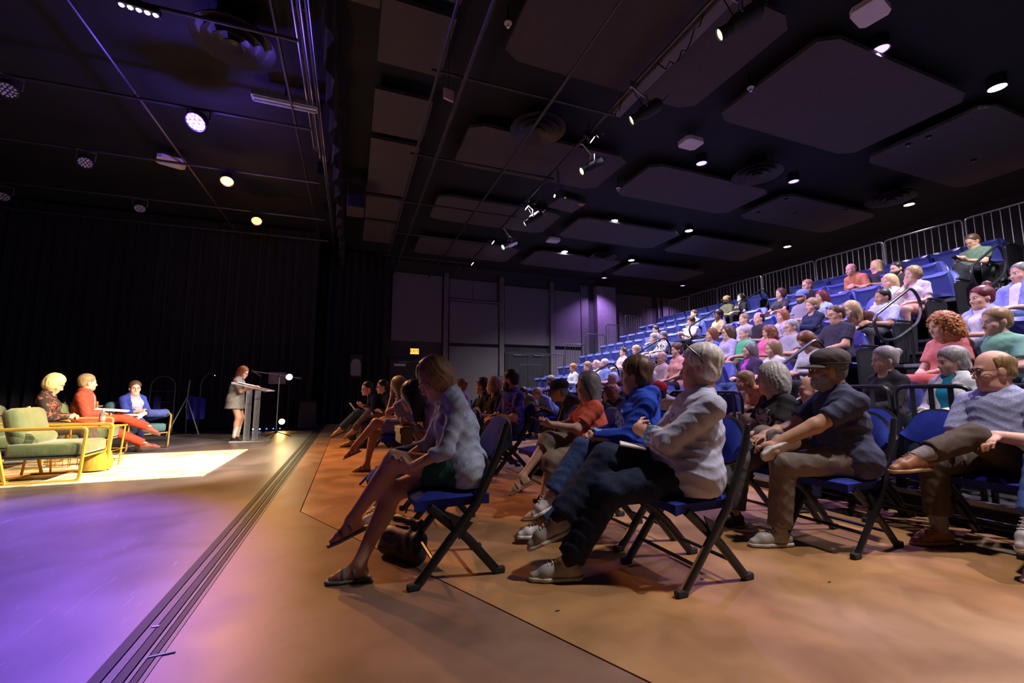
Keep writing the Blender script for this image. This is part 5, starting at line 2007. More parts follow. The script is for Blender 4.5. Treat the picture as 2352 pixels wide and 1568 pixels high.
        if kind in ('polo', 'shirt') or q.get('collar'):
            B = Sdf()
            for sg in (1, -1):
                B.cone(nk - J['fwd'] * .045 * s + up * .018, nk + J['lat'] * sg * .062 * s + up * .012, .022 * s, .020 * s, .012)
                B.cone(nk + J['lat'] * sg * .062 * s + up * .010, nk + J['fwd'] * .075 * s + J['lat'] * sg * .022 * s - up * .028 * s, .020 * s, .014 * s, .012)
            link('collar', np_mesh('collar', B.mesh(min(vox, .01)), q.get('collar') or cm), tp_)
    if q.get('inner'):
        B = Sdf()
        torso_ops(B, J, q, .012)
        nk, up = J['neck'], J['up2']
        B.cone(nk + up * .005 + J['fwd'] * .012, nk + up * .2 + J['fwd'] * .03, .060 * s, .09 * s, .006, None, None, 'S')
        B.plane(J['hip'] - V(0, 0, .02 * s), V(0, 0, -1))
        link('undershirt', np_mesh('undershirt', B.mesh(vox, folds(.003, seed, 30.)), q['inner']), root)
    # ---- bottom
    bt = q.get('bottom')
    if bt:
        kind, cm = bt[0], bt[1]
        B = Sdf()
        off = .013
        B.cone(J['hipl'] + V(-.02, 0, 0), J['hipr'] + V(-.02, 0, 0), .108 * s * (.4 + .6 * q.get('fat', 1)) + off, .108 * s * (.4 + .6 * q.get('fat', 1)) + off, .05)
        B.cone(J['hip'] + V(0, 0, .02), J['hip'] + (J['chest'] - J['hip']) * .25, .112 * s * q.get('fat', 1) + off * .6, .11 * s * q.get('fat', 1) + off * .6, .05, (V(0, 1, 0), 1.25))
        if kind == 'pants':
            for nm in 'lr':
                leg_ops(B, J, q, off, nm, q.get('leglen', 1.93), .012)
        elif kind == 'capri':
            for nm in 'lr':
                leg_ops(B, J, q, off + .004, nm, q.get('leglen', 1.5), .018)
        elif kind == 'shorts':
            for nm in 'lr':
                leg_ops(B, J, q, off + .012, nm, q.get('leglen', .85))
        elif kind == 'skirt':
            for nm in 'lr':
                leg_ops(B, J, q, .022, nm, q.get('leglen', .8))
            h = (J['hipl'] + J['hipr']) / 2
            kk = (J['knl'] + J['knr']) / 2
            B.cone(h, h + (kk - h) * q.get('leglen', .8), .10 * s, .085 * s, .05, (V(0, 1, 0), 1.45), True)
        elif kind == 'longskirt':
            for nm in 'lr':
                leg_ops(B, J, q, .03, nm, 1.85, .05)
            h = (J['hipl'] + J['hipr']) / 2
            kk = (J['knl'] + J['knr']) / 2
            aa = (J['anl'] + J['anr']) / 2
            B.cone(h, kk, .10 * s, .10 * s, .06, (V(0, 1, 0), 1.6))
            B.cone(kk, kk + (aa - kk) * .85, .09 * s, .13 * s, .06, (V(0, 1, 0), 1.5), True)
        nmz = {'pants': 'trousers', 'capri': 'cropped_trousers', 'shorts': 'shorts', 'skirt': 'skirt', 'longskirt': 'long_skirt'}[kind]
        link(nmz, np_mesh(nmz, B.mesh(vox * q.get('vlow', 1.25), folds(q.get('pfold', .0035), seed + 1, 40.)), cm), root)
    if q.get('sock'):
        for nm in 'lr':
            a, k = J['an' + nm], J['kn' + nm]
            B = Sdf()
            B.cone(a + (k - a) * q.get('sockh', .45), a, .054 * s, .042 * s, .01, None, False, 'U', True)
            link('sock', np_mesh('sock', B.mesh(max(vox, .009)), fabric('sock_' + q['sock'][0], q['sock'][1])), root)
    sh_ = q.get('shoe')
    if sh_:
        for nm in 'lr':
            shoe(root, J, nm, q, max(vox * .85 * q.get('vlow', 1.0), .0072), sh_[0], sh_[1], sh_[2])
    hair_part(root, J, q, vox)
    M4 = head_extras(root, J, q, vox)
    return root, J
# ================================================================== AUDIENCE AND STAGE PEOPLE
def C(key, *col, **k):
    return fabric(key, col, **k)


DEBUG = os.environ.get('SCENE_DEBUG')


def to_px(p):
    v = np.asarray(p) - _C
    d = v @ _fw
    return int(1176 + 980 * (v @ _rt) / d), int(784 - 980 * (v @ _up) / d)


def joints_px(q):
    J = pose(q)
    a = R(q['rz'])
    for k in ('head', 'shl', 'ell', 'wrl', 'wrr', 'hip', 'knl', 'anl', 'knr', 'anr'):
        t = J[k]
        print('   ', k, to_px((q['loc'][0] + t[0] * math.cos(a) - t[1] * math.sin(a), q['loc'][1] + t[0] * math.sin(a) + t[1] * math.cos(a), q['loc'][2] + t[2])), end='')
    print()


def solve(q, px, py, X, base):
    """slide the person along the row and adjust slouch so that the crown is where it should be"""
    best = None
    rz = R(q.get('rz', 180))
    for dl in (0, 3, 6, 9, 12, 16, 20, 25, 30, -3, -6):
        for dt in (0, .02, .04, .06, -.02, -.04):
            for dsc in (0, .04, -.04):
                p = dict(q)
                p['lean'] = q.get('lean', -8) + dl * .5
                p['bend'] = q.get('bend', 6) + dl * .5
                p['tl'] = q.get('tl', .50) + dt
                p['s'] = q.get('s', 1.0) + dsc
                t = pose(p)['top']
                wx = X + t[0] * math.cos(rz) - t[1] * math.sin(rz)
                wy = t[0] * math.sin(rz) + t[1] * math.cos(rz)
                g = at_x(px, py, wx)
                e = g[2] - base - t[2]
                cost = abs(e) * 6 + abs(dl) * .01 + abs(dt) * 2 + abs(dsc) * 2.2
                if best is None or cost < best[0]:
                    best = (cost, p, g[1] - wy, e)
    q2 = best[1]
    q2['loc'] = (X, best[2], base)
    return q2, best[3]


PODIUM = (-2.6, 9.2)


def aim_head(q, X, px, py, base, fac=.85, body=.35):
    g = at_x(px, py, X)
    a = math.degrees(math.atan2(PODIUM[1] - g[1], PODIUM[0] - X))
    dlt = (a - 180 + 180) % 360 - 180
    if dlt < -180:
        dlt += 360
    dlt = max(-60, min(60, dlt))
    q.setdefault('rz', 180 + dlt * body)
    q.setdefault('hy_', dlt * fac - (q['rz'] - 180))


SHO = {'black': ('lace', ('black', (.02, .02, .022)), ('black', (.03, .03, .03))), 'white': ('lace', ('white', (.68, .66, .66)), ('white', (.72, .7, .7))),
       'grey': ('lace', ('grey', (.36, .34, .32)), ('pale', (.55, .52, .48))), 'brown': ('lace', ('brown', (.26, .10, .045)), ('tan', (.4, .25, .12))),
       'tan': ('lace', ('tan', (.42, .27, .16)), ('dk', (.1, .07, .05))), 'sandal': ('sandal', ('tansandal', (.24, .14, .08)), ('dk', (.1, .07, .05))),
       'sandalgrey': ('sandal', ('greysandal', (.20, .22, .26)), ('dk', (.1, .07, .05))), 'oxblood': ('lace', ('oxblood', (.24, .06, .04)), ('dk', (.1, .07, .05)))}

DENIM = C('denim', .035, .06, .16, var=.25)
NAVY = C('navy', .018, .022, .05)
BLK = C('black', .016, .015, .018)
KHAKI = C('khaki', .22, .17, .125)
GREYP = C('grey_trouser', .10, .095, .10)
BROWNP = C('brown_trouser', .075, .055, .042)
WHT = C('white', .66, .66, .68)


def sit_row(label, px, py, n, **q):
    """someone in the bleachers"""
    X = SX0 + RUN * n - .02
    base = deck_z(n)
    q.setdefault('seat', .42)
    q.setdefault('lean', -10)
    q.setdefault('vox', .014)
    aim_head(q, X, px, py, base)
    if q.get('fem'):
        q.setdefault('s', .96)
    q, e = solve(q, px, py, X, base)
    d = math.hypot(X, q['loc'][1])
    q['vox'] = .0152 if d < 6 else .0178 if d < 7.5 else .0205 if d < 9.5 else .023
    OCC[(n, q['loc'][1])] = 1
    q['vlow'] = 1.45
    if abs(e) > .05 and DEBUG:
        print('ROW', label, n, 'err %.2f' % e, q['loc'])
    return make_person(q, label, 'audience in the bleachers')


def sit_floor(label, px, py, X, chair=True, desc=None, Y=None, **q):
    q.setdefault('vox', .0088)
    q.setdefault('hx', -.10)
    aim_head(q, X, px, py, 0, .9, .5)
    if q.get('fem'):
        q.setdefault('s', .97)
    if Y is not None:      # seat depth known: find the row offset instead
        for _ in range(6):
            q1, e = solve(q, px, py, X, 0)
            t = pose(q1)['top']
            wx = t[0] * math.cos(R(q['rz'])) - t[1] * math.sin(R(q['rz']))
            wy = t[0] * math.sin(R(q['rz'])) + t[1] * math.cos(R(q['rz']))
            X = at_y(px, py, Y + wy)[0] - wx
        q1['loc'] = (X, Y, 0)
        q = q1
    else:
        q, e = solve(q, px, py, X, 0)
    if DEBUG:
        print('FLOOR', label, 'err %.2f' % e, [round(v, 2) for v in q['loc']], 'lean', q['lean'], q['bend'], q['tl'], q['s'])
    if chair:
        put_chair(q['loc'][0], q['loc'][1], q.get('crz', 181), 'folding chair under the ' + desc)
    if DEBUG:
        joints_px(q)
    return make_person(q, label, 'audience on the folding chairs')




# ---------------------------------------------------------------- foreground
sit_floor('woman with a grey-brown bob reading, in a pale denim shirt and green skirt', 962, 816, .63, Y=2.60, desc='woman in the pale denim shirt', fem=True, fat=1.06, hair='bob', hc='darkblond', fringe=1,
          lean=2, bend=14, hp=34, rz=182, hy_=-8, nk=20, legs='crossl', cxf=.24, top=('long', C('pale_denim', .40, .47, .62, var=.2)), sleeve=1.55, fold=.006,
          bottom=('skirt', C('dark_green', .018, .085, .062)), leglen=.55, ran=(.47, .0, .09), seat=.475, crz=183, hx=-.08, arms='phone', lwr=(.22, .10, .60), rwr=(.24, -.04, .62), glasses=1, skin='fair', shoe=SHO['sandalgrey'], collar=C('pale_denim', .40, .47, .62, var=.2))
r_, J_ = sit_floor('white-haired man with sunglasses on his head and crossed arms', 1603, 780, 1.90, Y=2.05, desc='white-haired man', fat=1.28, s=1.10, hx=-.02, hair='shortf', hc='white', hs=.95, shades_up=1, lean=-16, bend=10, hp=0,
          rz=157, legs='crossr', cxf=.34, arms='crossed', top=('long', C('lavender_grey', .46, .48, .62, kind='print', col2=(.12, .20, .34))), sleeve=1.55, fold=.006, bottom=('pants', C('dark_jeans', .018, .025, .055, var=.3)), skin='pink',
          shoe=SHO['grey'], sock=('dark', (.03, .03, .04)), lan=(.66, .12, .09), lfd=(1, .1, 0), beard=None)
sit_floor('woman with short brown hair in a royal blue hoodie', 1453, 808, 1.87, desc='woman in the royal blue hoodie', fem=True, fat=1.1, hair='shortf', hc='brown', lean=-8, bend=8, rz=162,
          legs='crossr', cxf=.3, top=('hoodie', C('royal_blue', .02, .06, .42, kind='print', col2=(.3, .4, .62))), fold=.006, bottom=('pants', DENIM), arms='clasp', skin='fair', shoe=SHO['white'], lan=(.66, .10, .09))
rco, Jco = sit_floor('woman with straight grey-brown hair in a coral t-shirt holding a phone', 1345, 852, 1.85, desc='woman in the coral t-shirt', fem=True, fat=1.16, s=.93, hair='long', hc='saltpepper', lean=-6, bend=8, rz=168,
          legs='crossr', cxf=.32, top=('tee', C('coral', .52, .10, .06)), bottom=('capri', KHAKI), leglen=1.25, arms='phone', glasses=1, skin='fair', shoe=SHO['sandal'], vox=.010)
sit_floor('bearded man in a brown cap and navy t-shirt, ankle on knee', 1893, 800, 3.14, Y=2.06, desc='man in the brown cap', fat=1.1, s=1.1, hs=.98, hair='short', hc='saltpepper', beard='grey', cap=('brown_cap', (.085, .07, .07), 0),
          hx=-.06, lean=-5, bend=12, rz=155, hp=2, legs='figr', rfd=(.9, .15, -.35), rdn=(-.1, .9, -.3), lan=(.44, .10, .09), lwr=(.44, .10, .66), lhd=(.9, -.3, -.2), rwr=(.40, -.10, .70), rhd=(.9, .4, -.2),
          top=('tee', C('faded_navy', .05, .052, .095, var=.2)), bottom=('pants', C('taupe_trouser', .17, .135, .125)), glasses=2, skin='tan', shoe=SHO['grey'], sock=('grey', (.3, .3, .3)), sockh=.3, fold=.006)
sit_floor('woman with wavy grey hair in a black t-shirt', 1762, 822, 2.98, Y=2.58, desc='woman with wavy grey hair', fem=True, fat=1.15, hair='wavy', hc='grey', lean=-4, bend=10, rz=160,
          legs='crossr', top=('tee', C('charcoal_print', .022, .021, .024, kind='print', col2=(.3, .28, .3))), bottom=('pants', GREYP), arms='lap', glasses=1, skin='fair', shoe=SHO['black'], vox=.0095)
sit_floor('balding man in a patterned blue shirt and brown shoes, leg crossed high', 2270, 815, 4.10, desc='balding man in the patterned shirt', fat=1.14, s=1.08, hs=.99, hair='bald', hc='darkblond', lean=-8, bend=8, rz=172,
          legs='flat', lan=(.66, .0, .60), lkn=(.31, .09, .73), lfd=(.95, -.1, -.05), ldn=(-.1, 0, -1), top=('shirt', C('blue_pattern', .30, .32, .50, kind='floral', scale=70, col2=(.42, .44, .62), col3=(.20, .22, .42))), bottom=('pants', BROWNP), leglen=1.78,
          arms='lap', lwr=(.24, .16, .74), lhd=(.9, .1, -.3), glasses=2, skin='pink', shoe=SHO['brown'], sock=('taupe', (.22, .19, .2)), sockh=.35, fold=.005)
sit_floor('person cut off by the right edge in blue jeans and grey sneakers', 2478, 830, 4.12, desc='person at the right edge', lean=-8, bend=8, rz=166, hair='short', hc='brown', legs='crossr', cxf=.3, lan=(.5, .1, .09), top=('tee', GREYP), bottom=('pants', C('blue_jeans', .05, .09, .26, var=.25)), skin='fair', shoe=SHO['grey'])
# booklet on the white-haired man's knee
b_ = MB().box((0, 0, .004), (.21, .14, .008), None, .001).box((0, .0, .010), (.205, .136, .003)).build('programme_booklet', PAPER)
kk = (J_['hipr'] * .35 + J_['knr'] * .65) + V(0, .03, .095)
b_.matrix_world = r_.matrix_basis @ T(*[float(v) for v in kk]) @ Matrix.Rotation(R(-8), 4, 'Y') @ RZ(R(80))
tag(b_, 'white folded programme on the white-haired man\'s knee', 'booklet')

# first row at the stage edge
r2, J2 = sit_floor('woman in a pink-grey shirt and jeans half hidden behind the denim shirt', 938, 868, .62, Y=3.7, desc='woman in the pink-grey shirt', fem=True, hair='long', hc='dark', lean=6, bend=12, hp=14, rz=184, legs='flat', lan=(.45, .1, .09),
          top=('long', C('pink_grey', .42, .34, .42)), bottom=('pants', C('blue_jeans', .05, .09, .26, var=.25)), arms='phone', skin='fair', shoe=SHO['white'], vox=.0095)
sit_floor('woman in a blue striped dress resting her head on her hand', 911, 862, .60, desc='woman in the striped dress', fem=True, fat=1.05, hair='long', hc='darkblond', lean=4, bend=12, hp=6, rz=184, legs='crossl', cxf=.3,
          top=('dress', C('navy_stripe', .07, .08, .20, kind='stripe', scale=44, col2=(.42, .44, .56))), hem=.75, arms='chinl', skin='tan', shoe=SHO['sandal'], vox=.0105)
sit_floor('man with glasses in a black jacket beside the striped dress', 877, 871, .62, desc='man with glasses in black', hair='short', hc='dark', lean=10, bend=10, rz=186, legs='crossl', cxf=.3,
          top=('long', C('black2', .02, .022, .026)), bottom=('pants', GREYP), arms='lap', glasses=2, skin='fair', shoe=SHO['tan'], vox=.013)
r3, J3 = sit_floor('dark-haired man in a navy jacket at the far end of front row', 842, 872, .36, Y=8.4, desc='dark-haired man in the navy jacket', hair='short', hc='dark', lean=16, bend=14, hp=4, rz=188, legs='crossl', cxf=.35,
          top=('long', NAVY), bottom=('pants', C('teal_jeans', .03, .07, .10)), arms='phone', skin='pink', shoe=SHO['tan'], vox=.014)
pg = MB().box((0, 0, 0), (.18, .22, .006), None, .001).build('printed_programme', mat('programme_print', (.55, .30, .38), .6, 0, kind='floral', scale=30, col2=(.7, .66, .66), col3=(.15, .4, .5)))
pg.matrix_world = r3.matrix_basis @ T(.38, 0, .72) @ Matrix.Rotation(R(-55), 4, 'Y')
tag(pg, 'colourful printed programme held by the front-row man', 'booklet')
hb = thing('handbag', 'brown leather clutch bag on the lap of the pink-grey shirt', 'bag')
MB().box((0, 0, .07), (.10, .26, .14), None, .02).build('bag_body', mat('brown_leather', (.13, .065, .02), .35), hb)
MB().box((.052, 0, .11), (.01, .25, .05), None, .004).build('flap', mat('dark_leather', (.10, .05, .02), .35), hb)
hb.matrix_world = r2.matrix_basis @ T(.27, .04, .60)
bb = thing('cloth_bag', 'bright blue bag on the floor under the striped dress', 'bag', (.35, 4.95, 0))
MB().lathe([(.02, 0), (.14, .01), (.16, .08), (.11, .17), (.05, .2)], 10).build('bag_body', C('bright_blue', .02, .05, .5), bb, True)
MB().tube([(-.05, 0, .19), (-.12, .05, .12), (-.22, .06, .015)], .012, 6).build('strap', C('bright_blue', .02, .05, .5), bb)
ub = thing('shoulder_bag', 'dark slouchy bag leaning under the denim-shirt woman\'s chair', 'bag', (.33, 2.80, .0), R(35))
B_ = Sdf()
B_.cone((.0, -.14, .055), (.0, .14, .055), .055, .055, .03).cone((.02, -.13, .13), (.02, .13, .13), .050, .050, .06).cone((.05, -.11, .22), (.05, .11, .22), .022, .022, .06)
B_.plane((0, 0, .004), (0, 0, -1))
link('bag_body', np_mesh('bag_body', B_.mesh(.012, folds(.006, 2., 40.)), mat('black_nylon', (.03, .03, .04), .5)), ub)
MB().tube(rounded_path([(.07, -.05, .25), (.1, -.05, .33), (.1, .05, .33), (.07, .05, .25)], .04), .006, 6).build('handle', BLACKPL, ub)

# other people on folding chairs
sit_floor('man in a vivid flowered shirt with dark hair', 1170, 843, 1.90, desc='man in the flowered shirt', hair='short', hc='dark', beard='dark', lean=-4, bend=6, rz=186, legs='flat', fat=1.05,
          top=('shirt', C('vivid_flowers', .015, .03, .16, kind='floral', scale=26, col2=(.03, .06, .30), col3=(.40, .04, .16))), bottom=('pants', NAVY), arms='lap', skin='tan', shoe=SHO['black'], vox=.0105)
sit_floor('woman with ash-blond bob beside the flowered shirt', 1131, 859, 1.88, desc='woman with the ash-blond bob', fem=True, hair='bob', hc='darkblond', lean=-2, bend=8, rz=184, legs='flat', top=('tee', BLK), bottom=('pants', NAVY), skin='fair', shoe=SHO['black'], vox=.0125)
sit_floor('woman with dark hair drawn back in a black top', 1105, 866, 1.86, desc='woman with dark hair drawn back', fem=True, hair='bun', hc='dark', lean=0, bend=8, rz=184, legs='flat', top=('long', BLK), bottom=('pants', NAVY), skin='tan', shoe=SHO['black'], vox=.0135)
sit_floor('person with auburn hair far behind the denim shirt', 1057, 869, 1.88, desc='person with auburn hair', fem=True, hair='curlyshort', hc='auburn', lean=0, bend=8, rz=184, legs='flat', top=('tee', C('mauve', .3, .2, .3)), bottom=('pants', NAVY), skin='fair', shoe=SHO['black'], vox=.016)
sit_floor('man in a dark cap and grey jacket leaning forward', 1278, 866, 2.72, desc='man in the dark cap', hair='short', hc='saltpepper', cap=('dark_cap', (.03, .032, .03), 0), glasses=2, lean=14, bend=10, hp=6, rz=184, legs='flat',
          top=('long', C('dark_grey_jacket', .055, .052, .05)), bottom=('pants', KHAKI), arms='clasp', skin='tan', shoe=SHO['black'], vox=.011)
sit_floor('woman with curly brown hair in navy behind the blue hoodie', 1396, 880, 4.05, desc='woman with curly brown hair', fem=True, hair='curly', hc='auburn', lean=6, bend=10, rz=182, legs='flat', hs=.95, top=('long', NAVY), bottom=('pants', NAVY), arms='chinl', skin='fair', shoe=SHO['black'], vox=.014)
sit_floor('woman in a denim jacket with glasses near the far rail', 1230, 888, 4.05, desc='woman in the denim jacket', fem=True, hair='shortf', hc='darkblond', glasses=2, lean=10, bend=10, hp=12, rz=184, legs='flat', top=('long', C('mid_denim', .12, .17, .36)), bottom=('pants', NAVY), skin='tan', shoe=SHO['black'], vox=.018)
sit_floor('dark-haired person near the far rail', 1200, 892, 4.0, desc='dark-haired person at the far rail', hair='short', hc='dark', lean=10, bend=10, rz=184, legs='flat', top=('tee', GREYP), bottom=('pants', NAVY), skin='tan', shoe=SHO['black'], vox=.019)
sit_floor('person in a red cap behind the blue hoodie', 1505, 873, 4.05, desc='person in the red cap', hair='short', hc='dark', cap=('red_cap', (.42, .015, .03), 0), lean=8, bend=12, rz=182, legs='flat', top=('tee', C('pale_grey_tee', .5, .5, .52)), bottom=('pants', NAVY), skin='fair', shoe=SHO['black'], vox=.015)
sit_floor('white-haired man half hidden behind the brown cap', 1858, 862, 4.12, desc='white-haired man behind the brown cap', hair='bald', hc='white', lean=-2, bend=8, rz=168, legs='flat', top=('tee', C('pale_blue', .45, .5, .62)), bottom=('pants', NAVY), skin='pink', shoe=SHO['black'], vox=.012)
put_chair(4.06, 2.06, 177, 'empty blue folding chair next to the balding man')
put_chair(4.06, 2.50, 178, 'empty blue folding chair behind the man in the brown cap')
put_chair(1.86, 3.95, 180, 'empty blue folding chair beyond the coral t-shirt')

# ---------------------------------------------------------------- bleachers
S = sit_row
ORC = C('orange_shirt', .58, .20, .12)
S('woman in a white jacket over a turquoise top, first bleacher row', 2177, 787, 0, fem=True, hair='shortf', hc='grey', top=('jacket', C('white_jacket', .62, .62, .68)), inner=C('turquoise', .02, .26, .42), bottom=('pants', C('dark_teal', .02, .04, .045)), arms='lap', legs='crossr', skin='fair', shoe=SHO['black'])
S('woman with grey hair tied back in a black top, first bleacher row', 2023, 787, 0, fem=True, fat=1.08, hair='bun', hc='grey', earring=1, top=('long', C('black_knit', .03, .028, .034)), bottom=('pants', C('plum_grey', .07, .06, .075)), arms='clasp', skin='fair', shoe=SHO['black'])
S('boy in a mint green polo shirt', 2278, 697, 1, hair='short', hc='darkblond', top=('polo', C('mint', .22, .46, .36)), bottom=('pants', NAVY), arms='knees', skin='fair', shoe=SHO['black'])
S('woman with big curly ginger hair in a pink top and coral skirt', 2149, 711, 1, fem=True, fat=1.25, hair='curly', hc='ginger', lean=-2, bend=12, hp=10, top=('tee', C('salmon_pink', .72, .22, .22)), bottom=('longskirt', C('coral_skirt', .62, .13, .11)), arms='lap', skin='fair', shoe=SHO['sandal'])
S('woman with a red top bun in a lilac cardigan', 2246, 651, 2, fem=True, fat=1.1, hair='bun', topbun=1, hc='darkred', top=('jacket', C('lilac', .36, .36, .66)), inner=C('pale_lilac', .6, .58, .72), sleeve=.8, bottom=('pants', GREYP), arms='clasp', skin='pink', shoe=SHO['white'])
S('grey-haired man in a blue shirt at the right edge', 2338, 600, 3, hair='short', hc='saltpepper', fat=1.08, top=('jacket', C('cornflower', .20, .22, .58)), inner=C('pale_lilac', .6, .58, .72), sleeve=.85, bottom=('pants', DENIM), arms='lap', skin='pink', shoe=SHO['black'])
S('man in a light blue shirt with clasped hands beside the near aisle', 2022, 661, 3, hair='short', hc='dark', fat=1.05, top=('shirt', C('light_blue_shirt', .42, .45, .66)), bottom=('pants', C('charcoal', .05, .05, .06)), arms='clasp', skin='olive', shoe=SHO['black'])
rc, Jc = S('man with glasses in a dark polo holding a steel cup', 1916, 695, 2, hair='short', hc='brown', fat=1.2, glasses=2, top=('polo', C('dark_polo', .035, .03, .05)), bottom=('pants', C('blue_jeans', .05, .09, .26, var=.25)), arms='lap', rwr=(.26, -.10, .72), rhd=(.5, .6, .2), rpn=(.2, 1, 0), rcurl=.8, skin='warm', shoe=SHO['black'])
S('blond woman in a brown top behind the dark polo', 1945, 693, 3, fem=True, hair='long', hc='blond', lean=8, bend=12, hp=18, top=('tee', C('chestnut', .11, .045, .04)), bottom=('pants', BLK), skin='fair', shoe=SHO['black'])
S('red-haired woman looking down in a grey cardigan', 1833, 762, 1, fem=True, fat=1.1, hair='long', hc='auburn', hp=34, bend=14, top=('long', C('pale_grey_cardigan', .42, .40, .48)), bottom=('pants', BLK), arms='clasp', skin='fair', shoe=SHO['black'])
S('grey-haired man with glasses in a grey polo', 1814, 734, 2, hair='short', hc='grey', glasses=2, fat=1.1, top=('polo', C('grey_polo', .30, .28, .34)), bottom=('pants', KHAKI), arms='lap', skin='pink', shoe=SHO['white'])
S('blond-grey woman in a white top beside the grey cardigan', 1771, 779, 1, fem=True, hair='long', hc='darkblond', top=('long', C('off_white', .60, .56, .60)), bottom=('pants', GREYP), skin='fair', shoe=SHO['white'])
S('grey-haired woman with glasses in a purple top', 1718, 783, 1, fem=True, hair='long', hc='saltpepper', glasses=2, top=('jacket', C('dark_plum', .06, .03, .09)), inner=C('bright_purple', .42, .06, .48), bottom=('pants', DENIM), arms='lap', skin='fair', shoe=SHO['white'])
S('woman with brown curls in a hot pink top', 1761, 748, 2, fem=True, hair='curly', hc='auburn', hs=.95, top=('tee', C('hot_pink', .72, .12, .28)), bottom=('pants', BLK), skin='warm', shoe=SHO['black'])
S('grey-haired man in a green t-shirt', 1708, 749, 2, hair='short', hc='grey', top=('tee', C('grass_green', .08, .42, .20)), bottom=('shorts', KHAKI), arms='knees', skin='pink', shoe=SHO['black'])
S('woman with strawberry hair in a flowered blouse', 1793, 706, 3, fem=True, hair='long', hc='red', top=('long', C('floral_blouse', .52, .50, .60, kind='floral', scale=36, col2=(.40, .16, .22), col3=(.16, .15, .30))), bottom=('pants', BLK), skin='pink', shoe=SHO['black'])
S('man in a black t-shirt with receding dark hair', 1740, 720, 3, hair='bald', hc='dark', top=('tee', C('black_tee', .025, .022, .03)), bottom=('pants', NAVY), skin='pink', shoe=SHO['black'])
S('blond boy in a striped shirt', 1706, 716, 3, s=.92, hair='short', hc='darkblond', top=('long', C('boy_stripe', .55, .52, .56, kind='stripe', scale=12, col2=(.30, .28, .36))), bottom=('pants', NAVY), skin='fair', shoe=SHO['white'])
S('woman with short blond hair and folded arms in a navy top', 1861, 680, 3, fem=True, hair='shortf', hc='darkblond', top=('long', C('dark_navy', .02, .025, .06)), bottom=('pants', C('light_jeans', .18, .24, .46)), arms='crossed', legs='crossr', skin='pink', shoe=SHO['white'])
S('bearded man in a blue cap', 1839, 662, 4, hair='short', hc='brown', beard='brown', cap=('blue_cap', (.18, .25, .58), 0), top=('tee', C('check_shirt', .40, .36, .44, kind='stripe', scale=16, col2=(.12, .10, .16))), bottom=('pants', GREYP), arms='lap', skin='pink', shoe=SHO['black'])
S('woman with dark red hair in a pale blue tank top', 1882, 662, 4, fem=True, hair='wavy', hc='darkred', hp=6, top=('tank', C('pale_blue_tank', .34, .42, .58)), bottom=('pants', GREYP), skin='warm', shoe=SHO['black'])
S('man with glasses in black sitting high in the middle block', 1851, 638, 5, hair='short', hc='darkblond', glasses=2, top=('long', BLK), bottom=('pants', BLK), skin='pink', shoe=SHO['black'])
S('brunette in a dark shirt lounging across the sixth row', 1790, 658, 5, fem=True, hair='bob', hc='brown', top=('tee', C('charcoal_tee', .045, .042, .05)), bottom=('pants', C('maroon', .05, .02, .035)), arms='knees', legs='crossr', skin='fair', shoe=SHO['black'])
S('older woman with long blond hair in a white cardigan', 2038, 625, 4, fem=True, hair='long', hc='blond', top=('jacket', C('cream_cardigan', .58, .56, .50)), inner=C('sky_blue', .2, .4, .6), bottom=('pants', GREYP), arms='lap', skin='pink', shoe=SHO['white'])
S('woman in a pale flowered top resting chin on hand', 2091, 605, 4, fem=True, fat=1.12, hair='bob', hc='darkblond', top=('tee', C('pale_floral', .55, .48, .56, kind='floral', scale=34, col2=(.42, .30, .42), col3=(.62, .58, .62))), bottom=('skirt', C('salmon', .60, .22, .18)), arms='chinr', skin='fair', shoe=SHO['white'])
S('man with glasses and dark beard in a black t-shirt', 2055, 596, 5, hair='short', hc='dark', beard='dark', glasses=2, top=('tee', C('black_red_tee', .03, .022, .028)), bottom=('pants', BLK), skin='pink', shoe=SHO['black'])
S('long-haired blond woman turning, in a dark sleeveless top', 2008, 594, 6, fem=True, hair='long', hc='gold', hy_=-45, top=('tank', C('dark_lace', .04, .035, .05)), bottom=('skirt', C('dark_polka', .05, .045, .07)), leglen=.9, arms='lap', skin='pink', shoe=SHO['sandal'])
S('bald man in an orange shirt leaning forward', 1951, 601, 6, hair='none', hc='grey', glasses=1, lean=16, bend=14, top=('shirt', ORC), bottom=('shorts', KHAKI), arms='clasp', skin='pink', shoe=SHO['sandal'])
rp, Jp = S('man in a green t-shirt looking at his phone near the top', 2223, 544, 6, hair='short', hc='brown', glasses=2, fat=1.12, hp=24, bend=12, top=('tee', C('olive_green', .085, .13, .085)), bottom=('pants', BLK), arms='phone', legs='crossr', skin='warm', shoe=SHO['black'])
S('woman with wavy black hair and a pale face mask', 1700, 679, 6, fem=True, hair='wavy', hc='dark', mask=('pale_mask', (.45, .52, .45)), top=('tee', C('black_print', .022, .02, .024, kind='print', col2=(.3, .25, .26))), bottom=('pants', BLK), skin='fair', shoe=SHO['black'])
S('man in a tan cap and black face mask', 1668, 692, 6, hair='short', hc='brown', cap=('tan_cap', (.28, .21, .13), 0), mask=('black_mask', (.02, .02, .022)), top=('tee', C('olive_drab', .09, .09, .05)), bottom=('pants', GREYP), skin='warm', shoe=SHO['black'])
S('woman with short black hair in a pale yellow top', 1648, 709, 4, fem=True, hair='curlyshort', hc='dark', top=('tee', C('pale_yellow', .62, .52, .24)), bottom=('pants', BLK), arms='lap', skin='brown', shoe=SHO['black'])
S('boy with brown hair in a white t-shirt', 1583, 730, 4, hair='curlyshort', hc='brown', hp=16, top=('tee', C('white_tee', .60, .58, .58)), bottom=('pants', NAVY), arms='phone', skin='fair', shoe=SHO['black'])
